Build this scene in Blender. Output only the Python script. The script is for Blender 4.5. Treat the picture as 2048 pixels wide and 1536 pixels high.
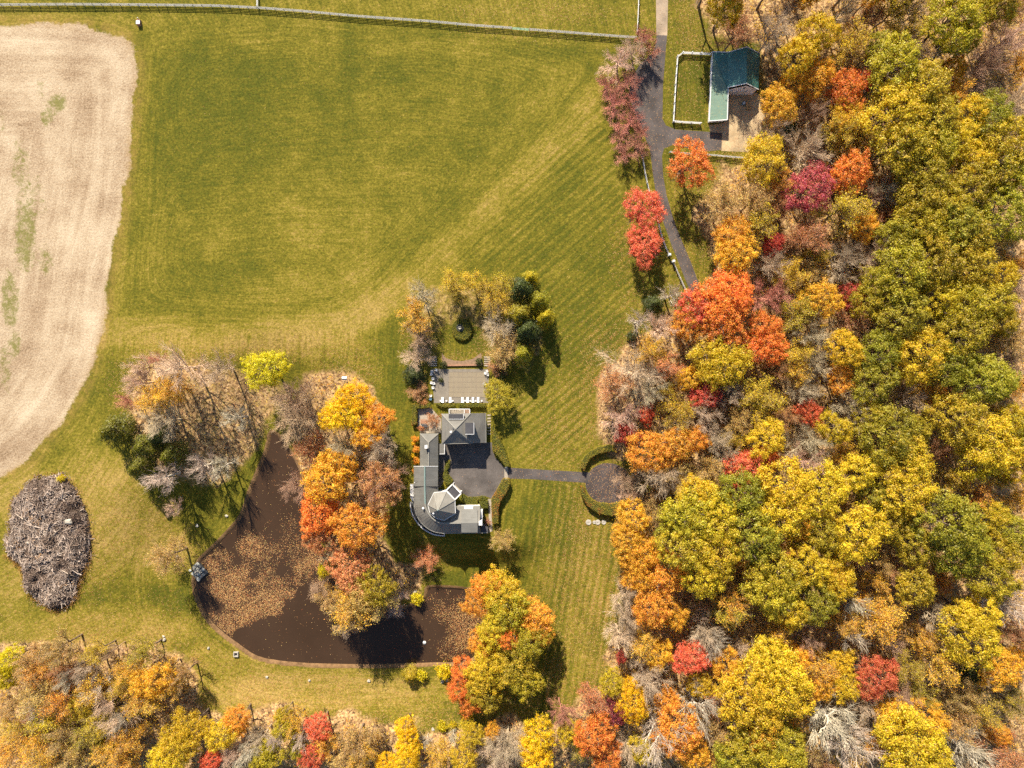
import bpy, bmesh, math, random
import numpy as np
from mathutils import Vector, Matrix

for _o in list(bpy.data.objects):
    bpy.data.objects.remove(_o)
SC = bpy.context.scene
COL = SC.collection

# ------------------------------------------------------------------ camera, sky, sun, exposure
CAM_H = 190.0
HFOV = math.radians(72.0)
cam = bpy.data.cameras.new("camera")
cam.sensor_fit = 'HORIZONTAL'
cam.angle = HFOV
cam.clip_start = 1.0
cam.clip_end = 20000.0
cam_o = bpy.data.objects.new("camera", cam)
cam_o.location = (0, 0, CAM_H)
COL.objects.link(cam_o)
SC.camera = cam_o

SUN_EL = math.radians(37.0)
SUN_DX, SUN_DY = 0.285, -0.958          # the way shadows fall on the ground
W = bpy.data.worlds.new("World")
SC.world = W
W.use_nodes = True
_bg = W.node_tree.nodes["Background"]
_sky = W.node_tree.nodes.new("ShaderNodeTexSky")
_sky.sky_type = 'NISHITA'
_sky.sun_disc = False
_sky.sun_elevation = SUN_EL
_sky.sun_rotation = math.atan2(-SUN_DX, -SUN_DY)
_sky.altitude = 200
_sky.dust_density = 0.6
W.node_tree.links.new(_sky.outputs[0], _bg.inputs[0])
_bg.inputs[1].default_value = 0.078

sun = bpy.data.lights.new("sun", 'SUN')
sun.energy = 5.0
sun.angle = math.radians(0.53)
sun.color = (1.0, 0.905, 0.74)
sun_o = bpy.data.objects.new("sun", sun)
_d = Vector((SUN_DX * math.cos(SUN_EL), SUN_DY * math.cos(SUN_EL), -math.sin(SUN_EL)))
sun_o.rotation_euler = _d.to_track_quat('-Z', 'Y').to_euler()
sun_o.location = (-60, 200, 160)
COL.objects.link(sun_o)

SC.view_settings.view_transform = 'Standard'
SC.view_settings.look = 'None'
SC.view_settings.exposure = 1.22
SC.view_settings.gamma = 1.0
SC.view_settings.use_curve_mapping = False
SC.render.engine = 'CYCLES'
SC.cycles.max_bounces = 4
SC.cycles.diffuse_bounces = 2
SC.cycles.transmission_bounces = 2
SC.cycles.transparent_max_bounces = 4
SC.cycles.use_adaptive_sampling = True
SC.cycles.adaptive_threshold = 0.035
SC.cycles.use_denoising = False
SC.cycles.debug_use_spatial_splits = True

random.seed(7)
RNG = np.random.default_rng(11)

# ------------------------------------------------------------------ picture <-> place
MPP = 2 * CAM_H * math.tan(HFOV / 2) / 2048.0          # metres per photo pixel on the ground


def P(px, py, z=0.0):
    k = (CAM_H - z) / CAM_H * MPP
    return ((px - 1024) * k, (768 - py) * k, z)


def P2(px, py):
    return ((px - 1024) * MPP, (768 - py) * MPP)


def px_arr(pts):
    a = np.array(pts, float)
    return np.stack([(a[:, 0] - 1024) * MPP, (768 - a[:, 1]) * MPP], 1)


def smooth(a, b, x):
    t = np.clip((x - a) / (b - a), 0, 1)
    return t * t * (3 - 2 * t)


def sdist(poly, X, Y):
    """signed distance in metres to a closed polygon, negative inside"""
    X = np.asarray(X, float); Y = np.asarray(Y, float)
    d = np.full(X.shape, 1e18)
    inside = np.zeros(X.shape, bool)
    n = len(poly)
    for i in range(n):
        ax, ay = poly[i]; bx, by = poly[(i + 1) % n]
        ex, ey = bx - ax, by - ay
        L = ex * ex + ey * ey + 1e-12
        t = np.clip(((X - ax) * ex + (Y - ay) * ey) / L, 0, 1)
        d = np.minimum(d, (X - ax - t * ex) ** 2 + (Y - ay - t * ey) ** 2)
        c = ((ay > Y) != (by > Y)) & (X < (bx - ax) * (Y - ay) / (by - ay + 1e-12) + ax)
        inside ^= c
    d = np.sqrt(d)
    return np.where(inside, -d, d)


def ldist(line, X, Y):
    """distance to an open polyline"""
    X = np.asarray(X, float); Y = np.asarray(Y, float)
    d = np.full(X.shape, 1e18)
    for i in range(len(line) - 1):
        ax, ay = line[i]; bx, by = line[i + 1]
        ex, ey = bx - ax, by - ay
        L = ex * ex + ey * ey + 1e-12
        t = np.clip(((X - ax) * ex + (Y - ay) * ey) / L, 0, 1)
        d = np.minimum(d, (X - ax - t * ex) ** 2 + (Y - ay - t * ey) ** 2)
    return np.sqrt(d)


def spline(pts, per=6, closed=False):
    p = np.array(pts, float)
    n = len(p)
    out = []
    rngi = range(n) if closed else range(n - 1)
    for i in rngi:
        if closed:
            a, b, c, d = p[(i - 1) % n], p[i], p[(i + 1) % n], p[(i + 2) % n]
        else:
            a, b, c, d = p[max(i - 1, 0)], p[i], p[i + 1], p[min(i + 2, n - 1)]
        for k in range(per):
            t = k / per
            out.append(0.5 * ((2 * b) + (-a + c) * t + (2 * a - 5 * b + 4 * c - d) * t * t + (-a + 3 * b - 3 * c + d) * t ** 3))
    if not closed:
        out.append(p[-1])
    return np.array(out)


def vnoise(x, y, scale, seed=0):
    """value noise 0..1"""
    x = np.asarray(x, float) / scale; y = np.asarray(y, float) / scale
    xi = np.floor(x).astype(np.int64); yi = np.floor(y).astype(np.int64)
    fx = x - xi; fy = y - yi
    fx = fx * fx * (3 - 2 * fx); fy = fy * fy * (3 - 2 * fy)

    def h(a, b):
        v = np.sin(a * 127.1 + b * 311.7 + seed * 74.7) * 43758.5453
        return v - np.floor(v)
    return (h(xi, yi) * (1 - fx) + h(xi + 1, yi) * fx) * (1 - fy) + (h(xi, yi + 1) * (1 - fx) + h(xi + 1, yi + 1) * fx) * fy


POND = spline(px_arr([(530, 868), (523, 900), (507, 940), (488, 986), (472, 1034), (443, 1071), (402, 1112), (385, 1128), (376, 1150),
                      (373, 1176), (380, 1207), (397, 1243), (424, 1273), (466, 1305), (500, 1327), (545, 1337), (600, 1342),
                      (660, 1344), (730, 1345), (800, 1343), (870, 1341), (930, 1338), (962, 1312), (978, 1262), (965, 1212),
                      (940, 1190), (893, 1185), (853, 1184), (849, 1200), (834, 1214), (806, 1225), (772, 1231), (742, 1236),
                      (712, 1222), (690, 1192), (668, 1162), (645, 1130), (622, 1084), (612, 1034), (602, 985), (590, 945),
                      (576, 915), (560, 892), (545, 872)]), 3, True)
HOUSEZONE = px_arr([(812, 700), (1010, 700), (1030, 800), (1040, 930), (1030, 1070), (990, 1080), (900, 1078), (850, 1060), (815, 1020), (810, 900)])
POND_DROP = 4.2
WATER_Z = -POND_DROP - 0.55


def ground_z(X, Y):
    X = np.asarray(X, float); Y = np.asarray(Y, float)
    d = sdist(POND, X, Y)
    dh = sdist(HOUSEZONE, X, Y)
    z = -POND_DROP * smooth(30.0, 4.0, np.maximum(d, 0)) * smooth(0.5, 9.0, dh)
    bank = smooth(0.5, -1.6, d)
    z = z - bank * 1.5
    return z


_GX = np.arange(-190.0, 190.01, 0.6)
_GY = np.arange(-150.0, 150.01, 0.6)
_GZ = None


def grid_sample(A, X, Y):
    """bilinear look-up in an array laid over _GX, _GY"""
    X = np.asarray(X, float); Y = np.asarray(Y, float)
    u = np.clip((X - _GX[0]) / 0.6, 0, len(_GX) - 1.001); v = np.clip((Y - _GY[0]) / 0.6, 0, len(_GY) - 1.001)
    i = u.astype(int); j = v.astype(int); fu = u - i; fv = v - j
    return (A[j, i] * (1 - fu) + A[j, i + 1] * fu) * (1 - fv) + (A[j + 1, i] * (1 - fu) + A[j + 1, i + 1] * fu) * fv


def ground_q(X, Y):
    global _GZ
    if _GZ is None:
        a, b = np.meshgrid(_GX, _GY)
        _GZ = ground_z(a, b)
    return grid_sample(_GZ, X, Y)


def gz(x, y):
    return float(ground_q(np.array([x]), np.array([y]))[0])


def G(px, py, dz=0.0):
    """the point of the terrain (plus dz) that the photo shows at px, py"""
    z = dz
    x = y = 0
    for _ in range(6):
        x, y, _z = P(px, py, z)
        z = gz(x, y) + dz
    return (x, y, z)


# ------------------------------------------------------------------ node helpers
class NT:
    def __init__(s, name):
        s.m = bpy.data.materials.new(name)
        s.m.use_nodes = True
        s.t = s.m.node_tree
        s.t.nodes.clear()
        s.out = s.t.nodes.new("ShaderNodeOutputMaterial")

    def n(s, typ, ins=None, **at):
        nd = s.t.nodes.new(typ)
        for k, v in at.items():
            setattr(nd, k, v)
        for k, v in (ins or {}).items():
            s.put(nd.inputs[k], v)
        return nd

    def put(s, sock, v):
        if isinstance(v, bpy.types.NodeSocket):
            s.t.links.new(v, sock)
        else:
            if sock.type == 'RGBA' and isinstance(v, (tuple, list)) and len(v) == 3:
                v = (*v, 1.0)
            sock.default_value = v

    def pos(s):
        return s.n("ShaderNodeTexCoord").outputs["Object"]

    def noise(s, vec, scale, detail=3.0, rough=0.55, dist=0.0):
        return s.n("ShaderNodeTexNoise", {"Vector": vec, "Scale": scale, "Detail": detail, "Roughness": rough, "Distortion": dist}).outputs[0]

    def math(s, op, a, b=0.0, c=0.0):
        nd = s.n("ShaderNodeMath", operation=op)
        s.put(nd.inputs[0], a); s.put(nd.inputs[1], b)
        if op in ('MULTIPLY_ADD',):
            s.put(nd.inputs[2], c)
        return nd.outputs[0]

    def ramp(s, f, lo, hi, a=0.0, b=1.0):
        nd = s.n("ShaderNodeMapRange", {"Value": f, "From Min": lo, "From Max": hi, "To Min": a, "To Max": b})
        return nd.outputs[0]

    def mix(s, f, a, b, blend='MIX'):
        nd = s.n("ShaderNodeMix", data_type='RGBA', blend_type=blend)
        s.put(nd.inputs[0], f); s.put(nd.inputs[6], a); s.put(nd.inputs[7], b)
        return nd.outputs[2]

    def attr(s, name, typ='GEOMETRY', out='Fac'):
        return s.n("ShaderNodeAttribute", attribute_name=name, attribute_type=typ).outputs[out]

    def cramp(s, f, stops, interp='LINEAR'):
        nd = s.n("ShaderNodeValToRGB", {"Fac": f})
        cr = nd.color_ramp
        cr.interpolation = interp
        while len(cr.elements) < len(stops):
            cr.elements.new(0.5)
        for e, (p, c) in zip(cr.elements, stops):
            e.position = p; e.color = (*c, 1)
        return nd.outputs[0]

    def hsv(s, col, h=0.5, sat=1.0, val=1.0):
        nd = s.n("ShaderNodeHueSaturation", {"Color": col, "Hue": h, "Saturation": sat, "Value": val})
        return nd.outputs[0]

    def bump(s, h, strength=0.3, dist=0.1):
        return s.n("ShaderNodeBump", {"Height": h, "Strength": strength, "Distance": dist}).outputs[0]

    def principled(s, col, rough=0.8, bump=None, spec=0.3, metal=0.0):
        nd = s.n("ShaderNodeBsdfPrincipled", {"Base Color": col, "Roughness": rough, "Metallic": metal})
        s.put(nd.inputs["Specular IOR Level"], spec)
        if bump is not None:
            s.put(nd.inputs["Normal"], bump)
        s.t.links.new(nd.outputs[0], s.out.inputs[0])
        return s.m


def simple(name, col, rough=0.75, var=0.25, scale=1.5, bump=0.15, spec=0.25, metal=0.0, dirt=None):
    m = NT(name)
    p = m.pos()
    f = m.noise(p, scale, 5, 0.6)
    f2 = m.noise(p, scale * 7, 3, 0.6)
    v = m.math('ADD', m.ramp(f, 0.25, 0.75, 1 - var, 1 + var), m.ramp(f2, 0.2, 0.8, -var * 0.5, var * 0.5))
    c = m.hsv(col, 0.5, 1.0, v)
    if dirt:
        c = m.mix(m.ramp(m.noise(p, scale * 0.4, 6, 0.65), 0.52, 0.75, 0, 0.6), c, dirt)
    return m.principled(c, rough, m.bump(f2, bump, 0.05), spec, metal)


# ------------------------------------------------------------------ object helpers
def tag(o, label=None, cat=None, group=None, kind=None):
    if label: o["label"] = label
    if cat: o["category"] = cat
    if group: o["group"] = group
    if kind: o["kind"] = kind
    return o


def thing(name, label, cat, loc=(0, 0, 0), group=None, rz=0.0):
    o = bpy.data.objects.new(name, None)
    o.empty_display_size = 0.5
    o.location = loc
    o.rotation_euler = (0, 0, rz)
    COL.objects.link(o)
    return tag(o, label, cat, group)


def link(name, me, parent=None, world=False):
    o = bpy.data.objects.new(name, me)
    COL.objects.link(o)
    if parent is not None:
        o.parent = parent
        if world:           # the mesh is in world coordinates
            q = parent; mt = Matrix.Identity(4)
            chain = []
            while q is not None:
                chain.append(q); q = q.parent
            for q in reversed(chain):
                mt = mt @ q.matrix_parent_inverse @ q.matrix_basis
            o.matrix_parent_inverse = mt.inverted()
    return o


def pymesh(name, verts, faces, mats, idx=None, smooth_=False):
    me = bpy.data.meshes.new(name)
    me.from_pydata([tuple(v) for v in verts], [], [tuple(f) for f in faces])
    if not isinstance(mats, (list, tuple)):
        mats = [mats]
    for m in mats:
        me.materials.append(m)
    if idx is not None:
        me.polygons.foreach_set("material_index", idx)
    if smooth_:
        me.polygons.foreach_set("use_smooth", [True] * len(me.polygons))
    me.update()
    return me


def quadmesh(name, verts, quads, mats, matidx=None, fattrs=None, smooth_=False):
    """fast mesh from numpy arrays, quads only"""
    me = bpy.data.meshes.new(name)
    nv, nf = len(verts), len(quads)
    me.vertices.add(nv)
    me.vertices.foreach_set("co", np.asarray(verts, np.float32).ravel())
    me.loops.add(nf * 4)
    me.loops.foreach_set("vertex_index", np.asarray(quads, np.int32).ravel())
    me.polygons.add(nf)
    me.polygons.foreach_set("loop_start", np.arange(0, nf * 4, 4, dtype=np.int32))
    me.polygons.foreach_set("loop_total", np.full(nf, 4, np.int32))
    for m in (mats if isinstance(mats, (list, tuple)) else [mats]):
        me.materials.append(m)
    if matidx is not None:
        me.polygons.foreach_set("material_index", np.asarray(matidx, np.int32))
    me.update(calc_edges=True)
    for k, v in (fattrs or {}).items():
        a = me.attributes.new(k, 'FLOAT', 'FACE')
        a.data.foreach_set("value", np.asarray(v, np.float32))
    if smooth_:
        me.polygons.foreach_set("use_smooth", [True] * nf)
    return me


def box_vf(cx, cy, cz, sx, sy, sz, rz=0.0, bev=0.0):
    x, y, z = sx / 2, sy / 2, sz / 2
    v = [(-x, -y, -z), (x, -y, -z), (x, y, -z), (-x, y, -z), (-x, -y, z), (x, -y, z), (x, y, z), (-x, y, z)]
    c, s = math.cos(rz), math.sin(rz)
    v = [(cx + a * c - b * s, cy + a * s + b * c, cz + d) for a, b, d in v]
    f = [(0, 3, 2, 1), (4, 5, 6, 7), (0, 1, 5, 4), (1, 2, 6, 5), (2, 3, 7, 6), (3, 0, 4, 7)]
    return v, f


def boxo(name, c, s, mat, parent=None, rz=0.0, world=True):
    v, f = box_vf(*c, *s, rz)
    return link(name, pymesh(name, v, f, mat), parent, world and parent is not None)


class MB:
    """collects shapes into one mesh"""
    def __init__(s):
        s.v = []; s.f = []

    def add(s, v, f):
        b = len(s.v)
        s.v += [tuple(q) for q in v]
        s.f += [tuple(i + b for i in q) for q in f]
        return s

    def box(s, cx, cy, cz, sx, sy, sz, rz=0.0):
        return s.add(*box_vf(cx, cy, cz, sx, sy, sz, rz))

    def bar(s, a, b, w, h=None, up=(0, 0, 1)):
        a = Vector(a); b = Vector(b); h = h or w
        d = (b - a)
        if d.length < 1e-6: return s
        d.normalize()
        u = Vector(up)
        if abs(d.dot(u)) > 0.98: u = Vector((0, 1, 0))
        sd = d.cross(u).normalized(); u = sd.cross(d)
        v = []
        for q in (a, b):
            for i, j in ((-1, -1), (1, -1), (1, 1), (-1, 1)):
                v.append(q + sd * (i * w / 2) + u * (j * h / 2))
        return s.add(v, [(0, 1, 2, 3), (7, 6, 5, 4), (0, 4, 5, 1), (1, 5, 6, 2), (2, 6, 7, 3), (3, 7, 4, 0)])

    def cyl(s, c, r0, r1, z0, z1, n=12):
        v = []
        for z, r in ((z0, r0), (z1, r1)):
            for i in range(n):
                a = 2 * math.pi * i / n
                v.append((c[0] + r * math.cos(a), c[1] + r * math.sin(a), z))
        f = [(i, (i + 1) % n, n + (i + 1) % n, n + i) for i in range(n)]
        f += [tuple(range(n - 1, -1, -1)), tuple(range(n, 2 * n))]
        return s.add(v, f)

    def lathe(s, c, prof, n=16):
        v = []; f = []
        for r, z in prof:
            for i in range(n):
                a = 2 * math.pi * i / n
                v.append((c[0] + r * math.cos(a), c[1] + r * math.sin(a), c[2] + z))
        for k in range(len(prof) - 1):
            for i in range(n):
                f.append((k * n + i, k * n + (i + 1) % n, (k + 1) * n + (i + 1) % n, (k + 1) * n + i))
        f.append(tuple(range(n - 1, -1, -1)))
        f.append(tuple(range((len(prof) - 1) * n, len(prof) * n)))
        return s.add(v, f)

    def prism(s, ring, z0, z1):
        n = len(ring)
        v = [(p[0], p[1], z0) for p in ring] + [(p[0], p[1], z1) for p in ring]
        f = [(i, (i + 1) % n, n + (i + 1) % n, n + i) for i in range(n)]
        f += [tuple(range(n - 1, -1, -1)), tuple(range(n, 2 * n))]
        return s.add(v, f)

    def me(s, name, mat, smooth_=False):
        return pymesh(name, s.v, s.f, mat, smooth_=smooth_)

    def o(s, name, mat, parent=None, world=True, smooth_=False):
        return link(name, s.me(name, mat, smooth_), parent, world and parent is not None)


def ccw(ring):
    a = 0
    for i in range(len(ring)):
        x0, y0 = ring[i][0], ring[i][1]; x1, y1 = ring[(i + 1) % len(ring)][0], ring[(i + 1) % len(ring)][1]
        a += x0 * y1 - x1 * y0
    return list(ring) if a > 0 else list(ring)[::-1]


def sheet(name, pts, z, mat, kind="structure", thick=0.0):
    ring = ccw([tuple(p[:2]) for p in pts])
    if thick:
        o = MB().prism(ring, z - thick, z).o(name, mat)
    else:
        o = link(name, pymesh(name, [(x, y, z) for x, y in ring], [tuple(range(len(ring)))], mat))
    o["kind"] = kind
    return o


def pxring(pts, z=0.0):
    return [P(a, b, z)[:2] for a, b in pts]

# ------------------------------------------------------------------ terrain zones (photo pixels -> metres)
FIELD = spline(px_arr([(-900, 46), (0, 47), (120, 50), (200, 58), (250, 76), (268, 108), (272, 150), (263, 260), (248, 400), (226, 520),
                       (210, 620), (190, 715), (152, 800), (92, 880), (10, 950), (-400, 1150), (-900, 1200)]), 3, True)
FOREST = px_arr([(1385, -900), (1390, 0), (1425, 70), (1515, 92), (1548, 180), (1535, 260), (1500, 312), (1440, 318), (1408, 362),
                 (1402, 440), (1425, 540), (1392, 590), (1305, 640), (1240, 690), (1200, 760), (1195, 850), (1222, 895), (1270, 925),
                 (1290, 980), (1262, 1020), (1238, 1060), (1242, 1200), (1228, 1300), (1208, 1352), (1160, 1400), (1100, 1450),
                 (1000, 1455), (900, 1475), (700, 1440), (560, 1418), (450, 1430), (392, 1400), (372, 1340), (320, 1288), (200, 1278),
                 (60, 1290), (-900, 1310), (-900, 2600), (3200, 2600), (3200, -900)])
COPSE = px_arr([(255, 740), (300, 708), (400, 710), (480, 725), (560, 740), (590, 800), (530, 850), (515, 900), (470, 960), (400, 990),
                (320, 960), (250, 900), (240, 820)])
PENINS = px_arr([(600, 740), (690, 730), (760, 770), (790, 830), (785, 950), (765, 1050), (790, 1120), (850, 1130), (845, 1190),
                 (770, 1235), (700, 1225), (640, 1130), (600, 985), (575, 900), (560, 820)])
GARDEN = px_arr([(800, 600), (850, 560), (1000, 545), (1090, 570), (1105, 650), (1060, 740), (980, 735), (965, 700), (950, 660),
                 (890, 660), (880, 720), (860, 735), (815, 760), (810, 680)])
MEADOW = px_arr([(268, 62), (600, 40), (1240, 84), (1205, 195), (1000, 400), (800, 585), (705, 655), (450, 664), (218, 660), (240, 480), (268, 260)])
DIAG = px_arr([(705, 655), (800, 585), (1000, 400), (1205, 195), (1235, 330), (1250, 420), (1275, 560), (1240, 700), (1190, 770), (1190, 880),
               (1165, 930), (1030, 930), (1010, 800), (1000, 600), (850, 560), (790, 640)])
SLAWN = px_arr([(1012, 960), (1165, 960), (1250, 1060), (1240, 1300), (1190, 1400), (1080, 1440), (900, 1180), (990, 1080)])
TRACK = px_arr([(1210, 190), (1080, 320), (960, 435), (840, 545), (750, 620), (690, 655), (560, 668), (420, 668), (220, 662)])


def blobs(X, Y, lst):
    v = np.zeros(X.shape)
    for px, py, rx, ry, w in lst:
        cx, cy = P2(px, py)
        q = ((X - cx) / (rx * MPP)) ** 2 + ((Y - cy) / (ry * MPP)) ** 2
        v = np.maximum(v, w * np.clip(1.35 - q, 0, 1))
    return v


LEAFY = [(690, 745, 70, 70, .9), (640, 690, 120, 30, .35), (500, 710, 120, 25, .5), (330, 770, 120, 90, .8), (470, 840, 60, 70, .7),
         (330, 1110, 60, 60, .6), (420, 1360, 200, 40, .45), (560, 1400, 260, 50, .85), (780, 1440, 200, 50, .8), (980, 1400, 120, 60, .9),
         (1190, 1180, 80, 280, 1.0), (1210, 1330, 60, 100, 1.0), (1130, 1150, 60, 180, .45), (1140, 1360, 70, 60, .7), (1140, 870, 90, 130, .55), (1190, 760, 40, 120, .75),
         (1230, 700, 40, 60, .6), (1290, 620, 60, 60, .6), (1460, 330, 60, 60, .8), (1380, 440, 30, 100, .5), (1270, 500, 60, 90, .4),
         (1390, 60, 40, 80, .8), (1385, 170, 50, 90, .35), (1120, 60, 220, 30, .2), (1080, 25, 200, 25, .45), (180, 1070, 70, 140, .6),
         (250, 1060, 90, 100, .6), (20, 1150, 25, 80, .3), (230, 1260, 200, 40, .5), (760, 1200, 80, 60, .8), (850, 1130, 40, 60, .5),
         (1000, 690, 60, 60, .7), (850, 690, 50, 70, .6), (925, 715, 45, 14, .9), (1110, 1270, 60, 140, .35)]
DRY = [(300, 690, 180, 30, .6), (560, 690, 160, 30, .6), (120, 40, 320, 16, .3), (200, 1020, 100, 140, 1.0), (60, 1000, 90, 70, .9), (280, 1080, 90, 90, .8), (20, 1180, 40, 80, .8), (330, 1120, 70, 60, .9),
       (800, 60, 500, 50, .25), (240, 300, 20, 400, .45), (700, 600, 300, 60, .3), (150, 1260, 220, 50, .9), (620, 1395, 340, 45, 1.0), (440, 1350, 120, 50, .7),
       (700, 420, 160, 120, .2), (900, 20, 500, 30, .3), (190, 900, 60, 90, .5), (1180, 1240, 60, 200, .3)]
LUSH = [(420, 250, 120, 180, .6), (800, 720, 40, 140, .9), (920, 680, 50, 40, .8), (1100, 1030, 80, 90, .8), (1385, 170, 40, 70, .7),
        (700, 180, 20, 160, .5), (330, 1000, 90, 50, .4), (120, 1230, 150, 40, .5), (330, 1190, 50, 60, .9), (380, 560, 120, 40, .5),
        (690, 330, 60, 40, .5), (1150, 520, 100, 200, .35), (900, 1165, 60, 16, .6), (1340, 310, 18, 14, .9), (880, 60, 100, 16, .4),
        (1060, 1040, 60, 60, .5), (1080, 100, 80, 20, .5)]
WEED = [(115, 205, 22, 22, 1), (95, 235, 18, 26, .8), (40, 330, 22, 60, .7), (50, 470, 26, 90, .9), (20, 600, 22, 70, .9), (90, 520, 20, 40, .7),
        (10, 740, 18, 60, .7), (60, 400, 40, 60, .6), (30, 690, 16, 30, .9), (80, 180, 12, 30, .6), (150, 350, 10, 60, .4), (5, 250, 10, 60, .5)]


def zones(X, Y):
    a = {}
    nz = vnoise(X, Y, 9, 3) * 2 + vnoise(X, Y, 3.5, 5) - 1.5
    a["soil"] = smooth(1.2, -1.2, sdist(FIELD, X, Y) + nz * 1.1)
    a["rim"] = np.exp(-(np.minimum(np.abs(sdist(FIELD, X, Y) - 0.8), 20) / 1.6) ** 2)
    df = sdist(FOREST, X, Y) + nz * 2.5
    lit = smooth(3.0, -4.0, df)
    for pl, w, k in ((COPSE, .60, 5), (PENINS, .9, 4), (GARDEN, .42, 3)):
        lit = np.maximum(lit, w * smooth(k * .5, -k, sdist(pl, X, Y) + nz * 1.5))
    a["litter"] = lit
    leafy = blobs(X, Y, LEAFY)
    leafy = np.maximum(leafy, 0.85 * np.exp(-np.maximum(df, 0) / 7.0))
    a["leafy"] = np.clip(leafy * (0.55 + 0.6 * vnoise(X, Y, 6, 9)), 0, 1)
    a["dry"] = np.clip(blobs(X, Y, DRY) + 0.74 * np.exp(-(ldist(TRACK, X, Y) / (3.0 + 1.4 * smooth(-10, 25, Y))) ** 4) * (0.85 + .15 * vnoise(X, Y, 14, 2)), 0, 1)
    a["fd"] = np.clip(sdist(FIELD, X, Y), -140, 5)
    a["lush"] = blobs(X, Y, LUSH)
    a["weed"] = blobs(X, Y, WEED)
    dp = sdist(POND, X, Y)
    a["bank"] = smooth(0.7, 0.0, np.abs(dp + 0.25) - 0.55)
    m = sdist(MEADOW, X, Y)
    g = sdist(DIAG, X, Y)
    sl = sdist(SLAWN, X, Y)
    mow = np.minimum(np.abs(sdist(FIELD, X, Y)), 400) * 0.9 + 0.1 * Y
    near = dp < 18
    mow = np.where(near, dp, mow)
    acc = np.zeros(X.shape)
    for ln in ([(266, 30), (268, 260), (240, 480), (215, 700)], [(200, 50), (600, 32), (1290, 88)], [(1250, 140), (1000, 395), (800, 580), (640, 720)], [(180, 668), (450, 672), (760, 672)]):
        acc += 1.0 / np.maximum(ldist(px_arr(ln), X, Y), .3) ** 2.2
    dm = acc ** (-1 / 2.2) + (vnoise(X, Y, 22, 15) - .5) * 3.0
    tm = smooth(7, 15, dm)
    dm = dm * (1 - tm) + (12 - (Y - 60) * .9 + X * .06 + (vnoise(X, Y, 30, 16) - .5) * 6) * tm
    mow = np.where(m < 0, dm, mow)
    th = math.radians(41)
    mow = np.where(g < 0, -X * math.sin(th) + Y * math.cos(th), mow)
    mow = np.where(sl < 0, X - 0.17 * Y, mow)
    a["mow"] = mow
    a["lines"] = np.where(m < 0, 0.95 - .5 * tm, 1.0)
    a["stripe"] = np.where(sl < 0, 1.0, np.where((g < 0), smooth(P2(860, 0)[0], P2(1080, 0)[0], X - 0.2 * Y * 0), np.where(m < 0, 0.22, 0.10)))
    return a


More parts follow.
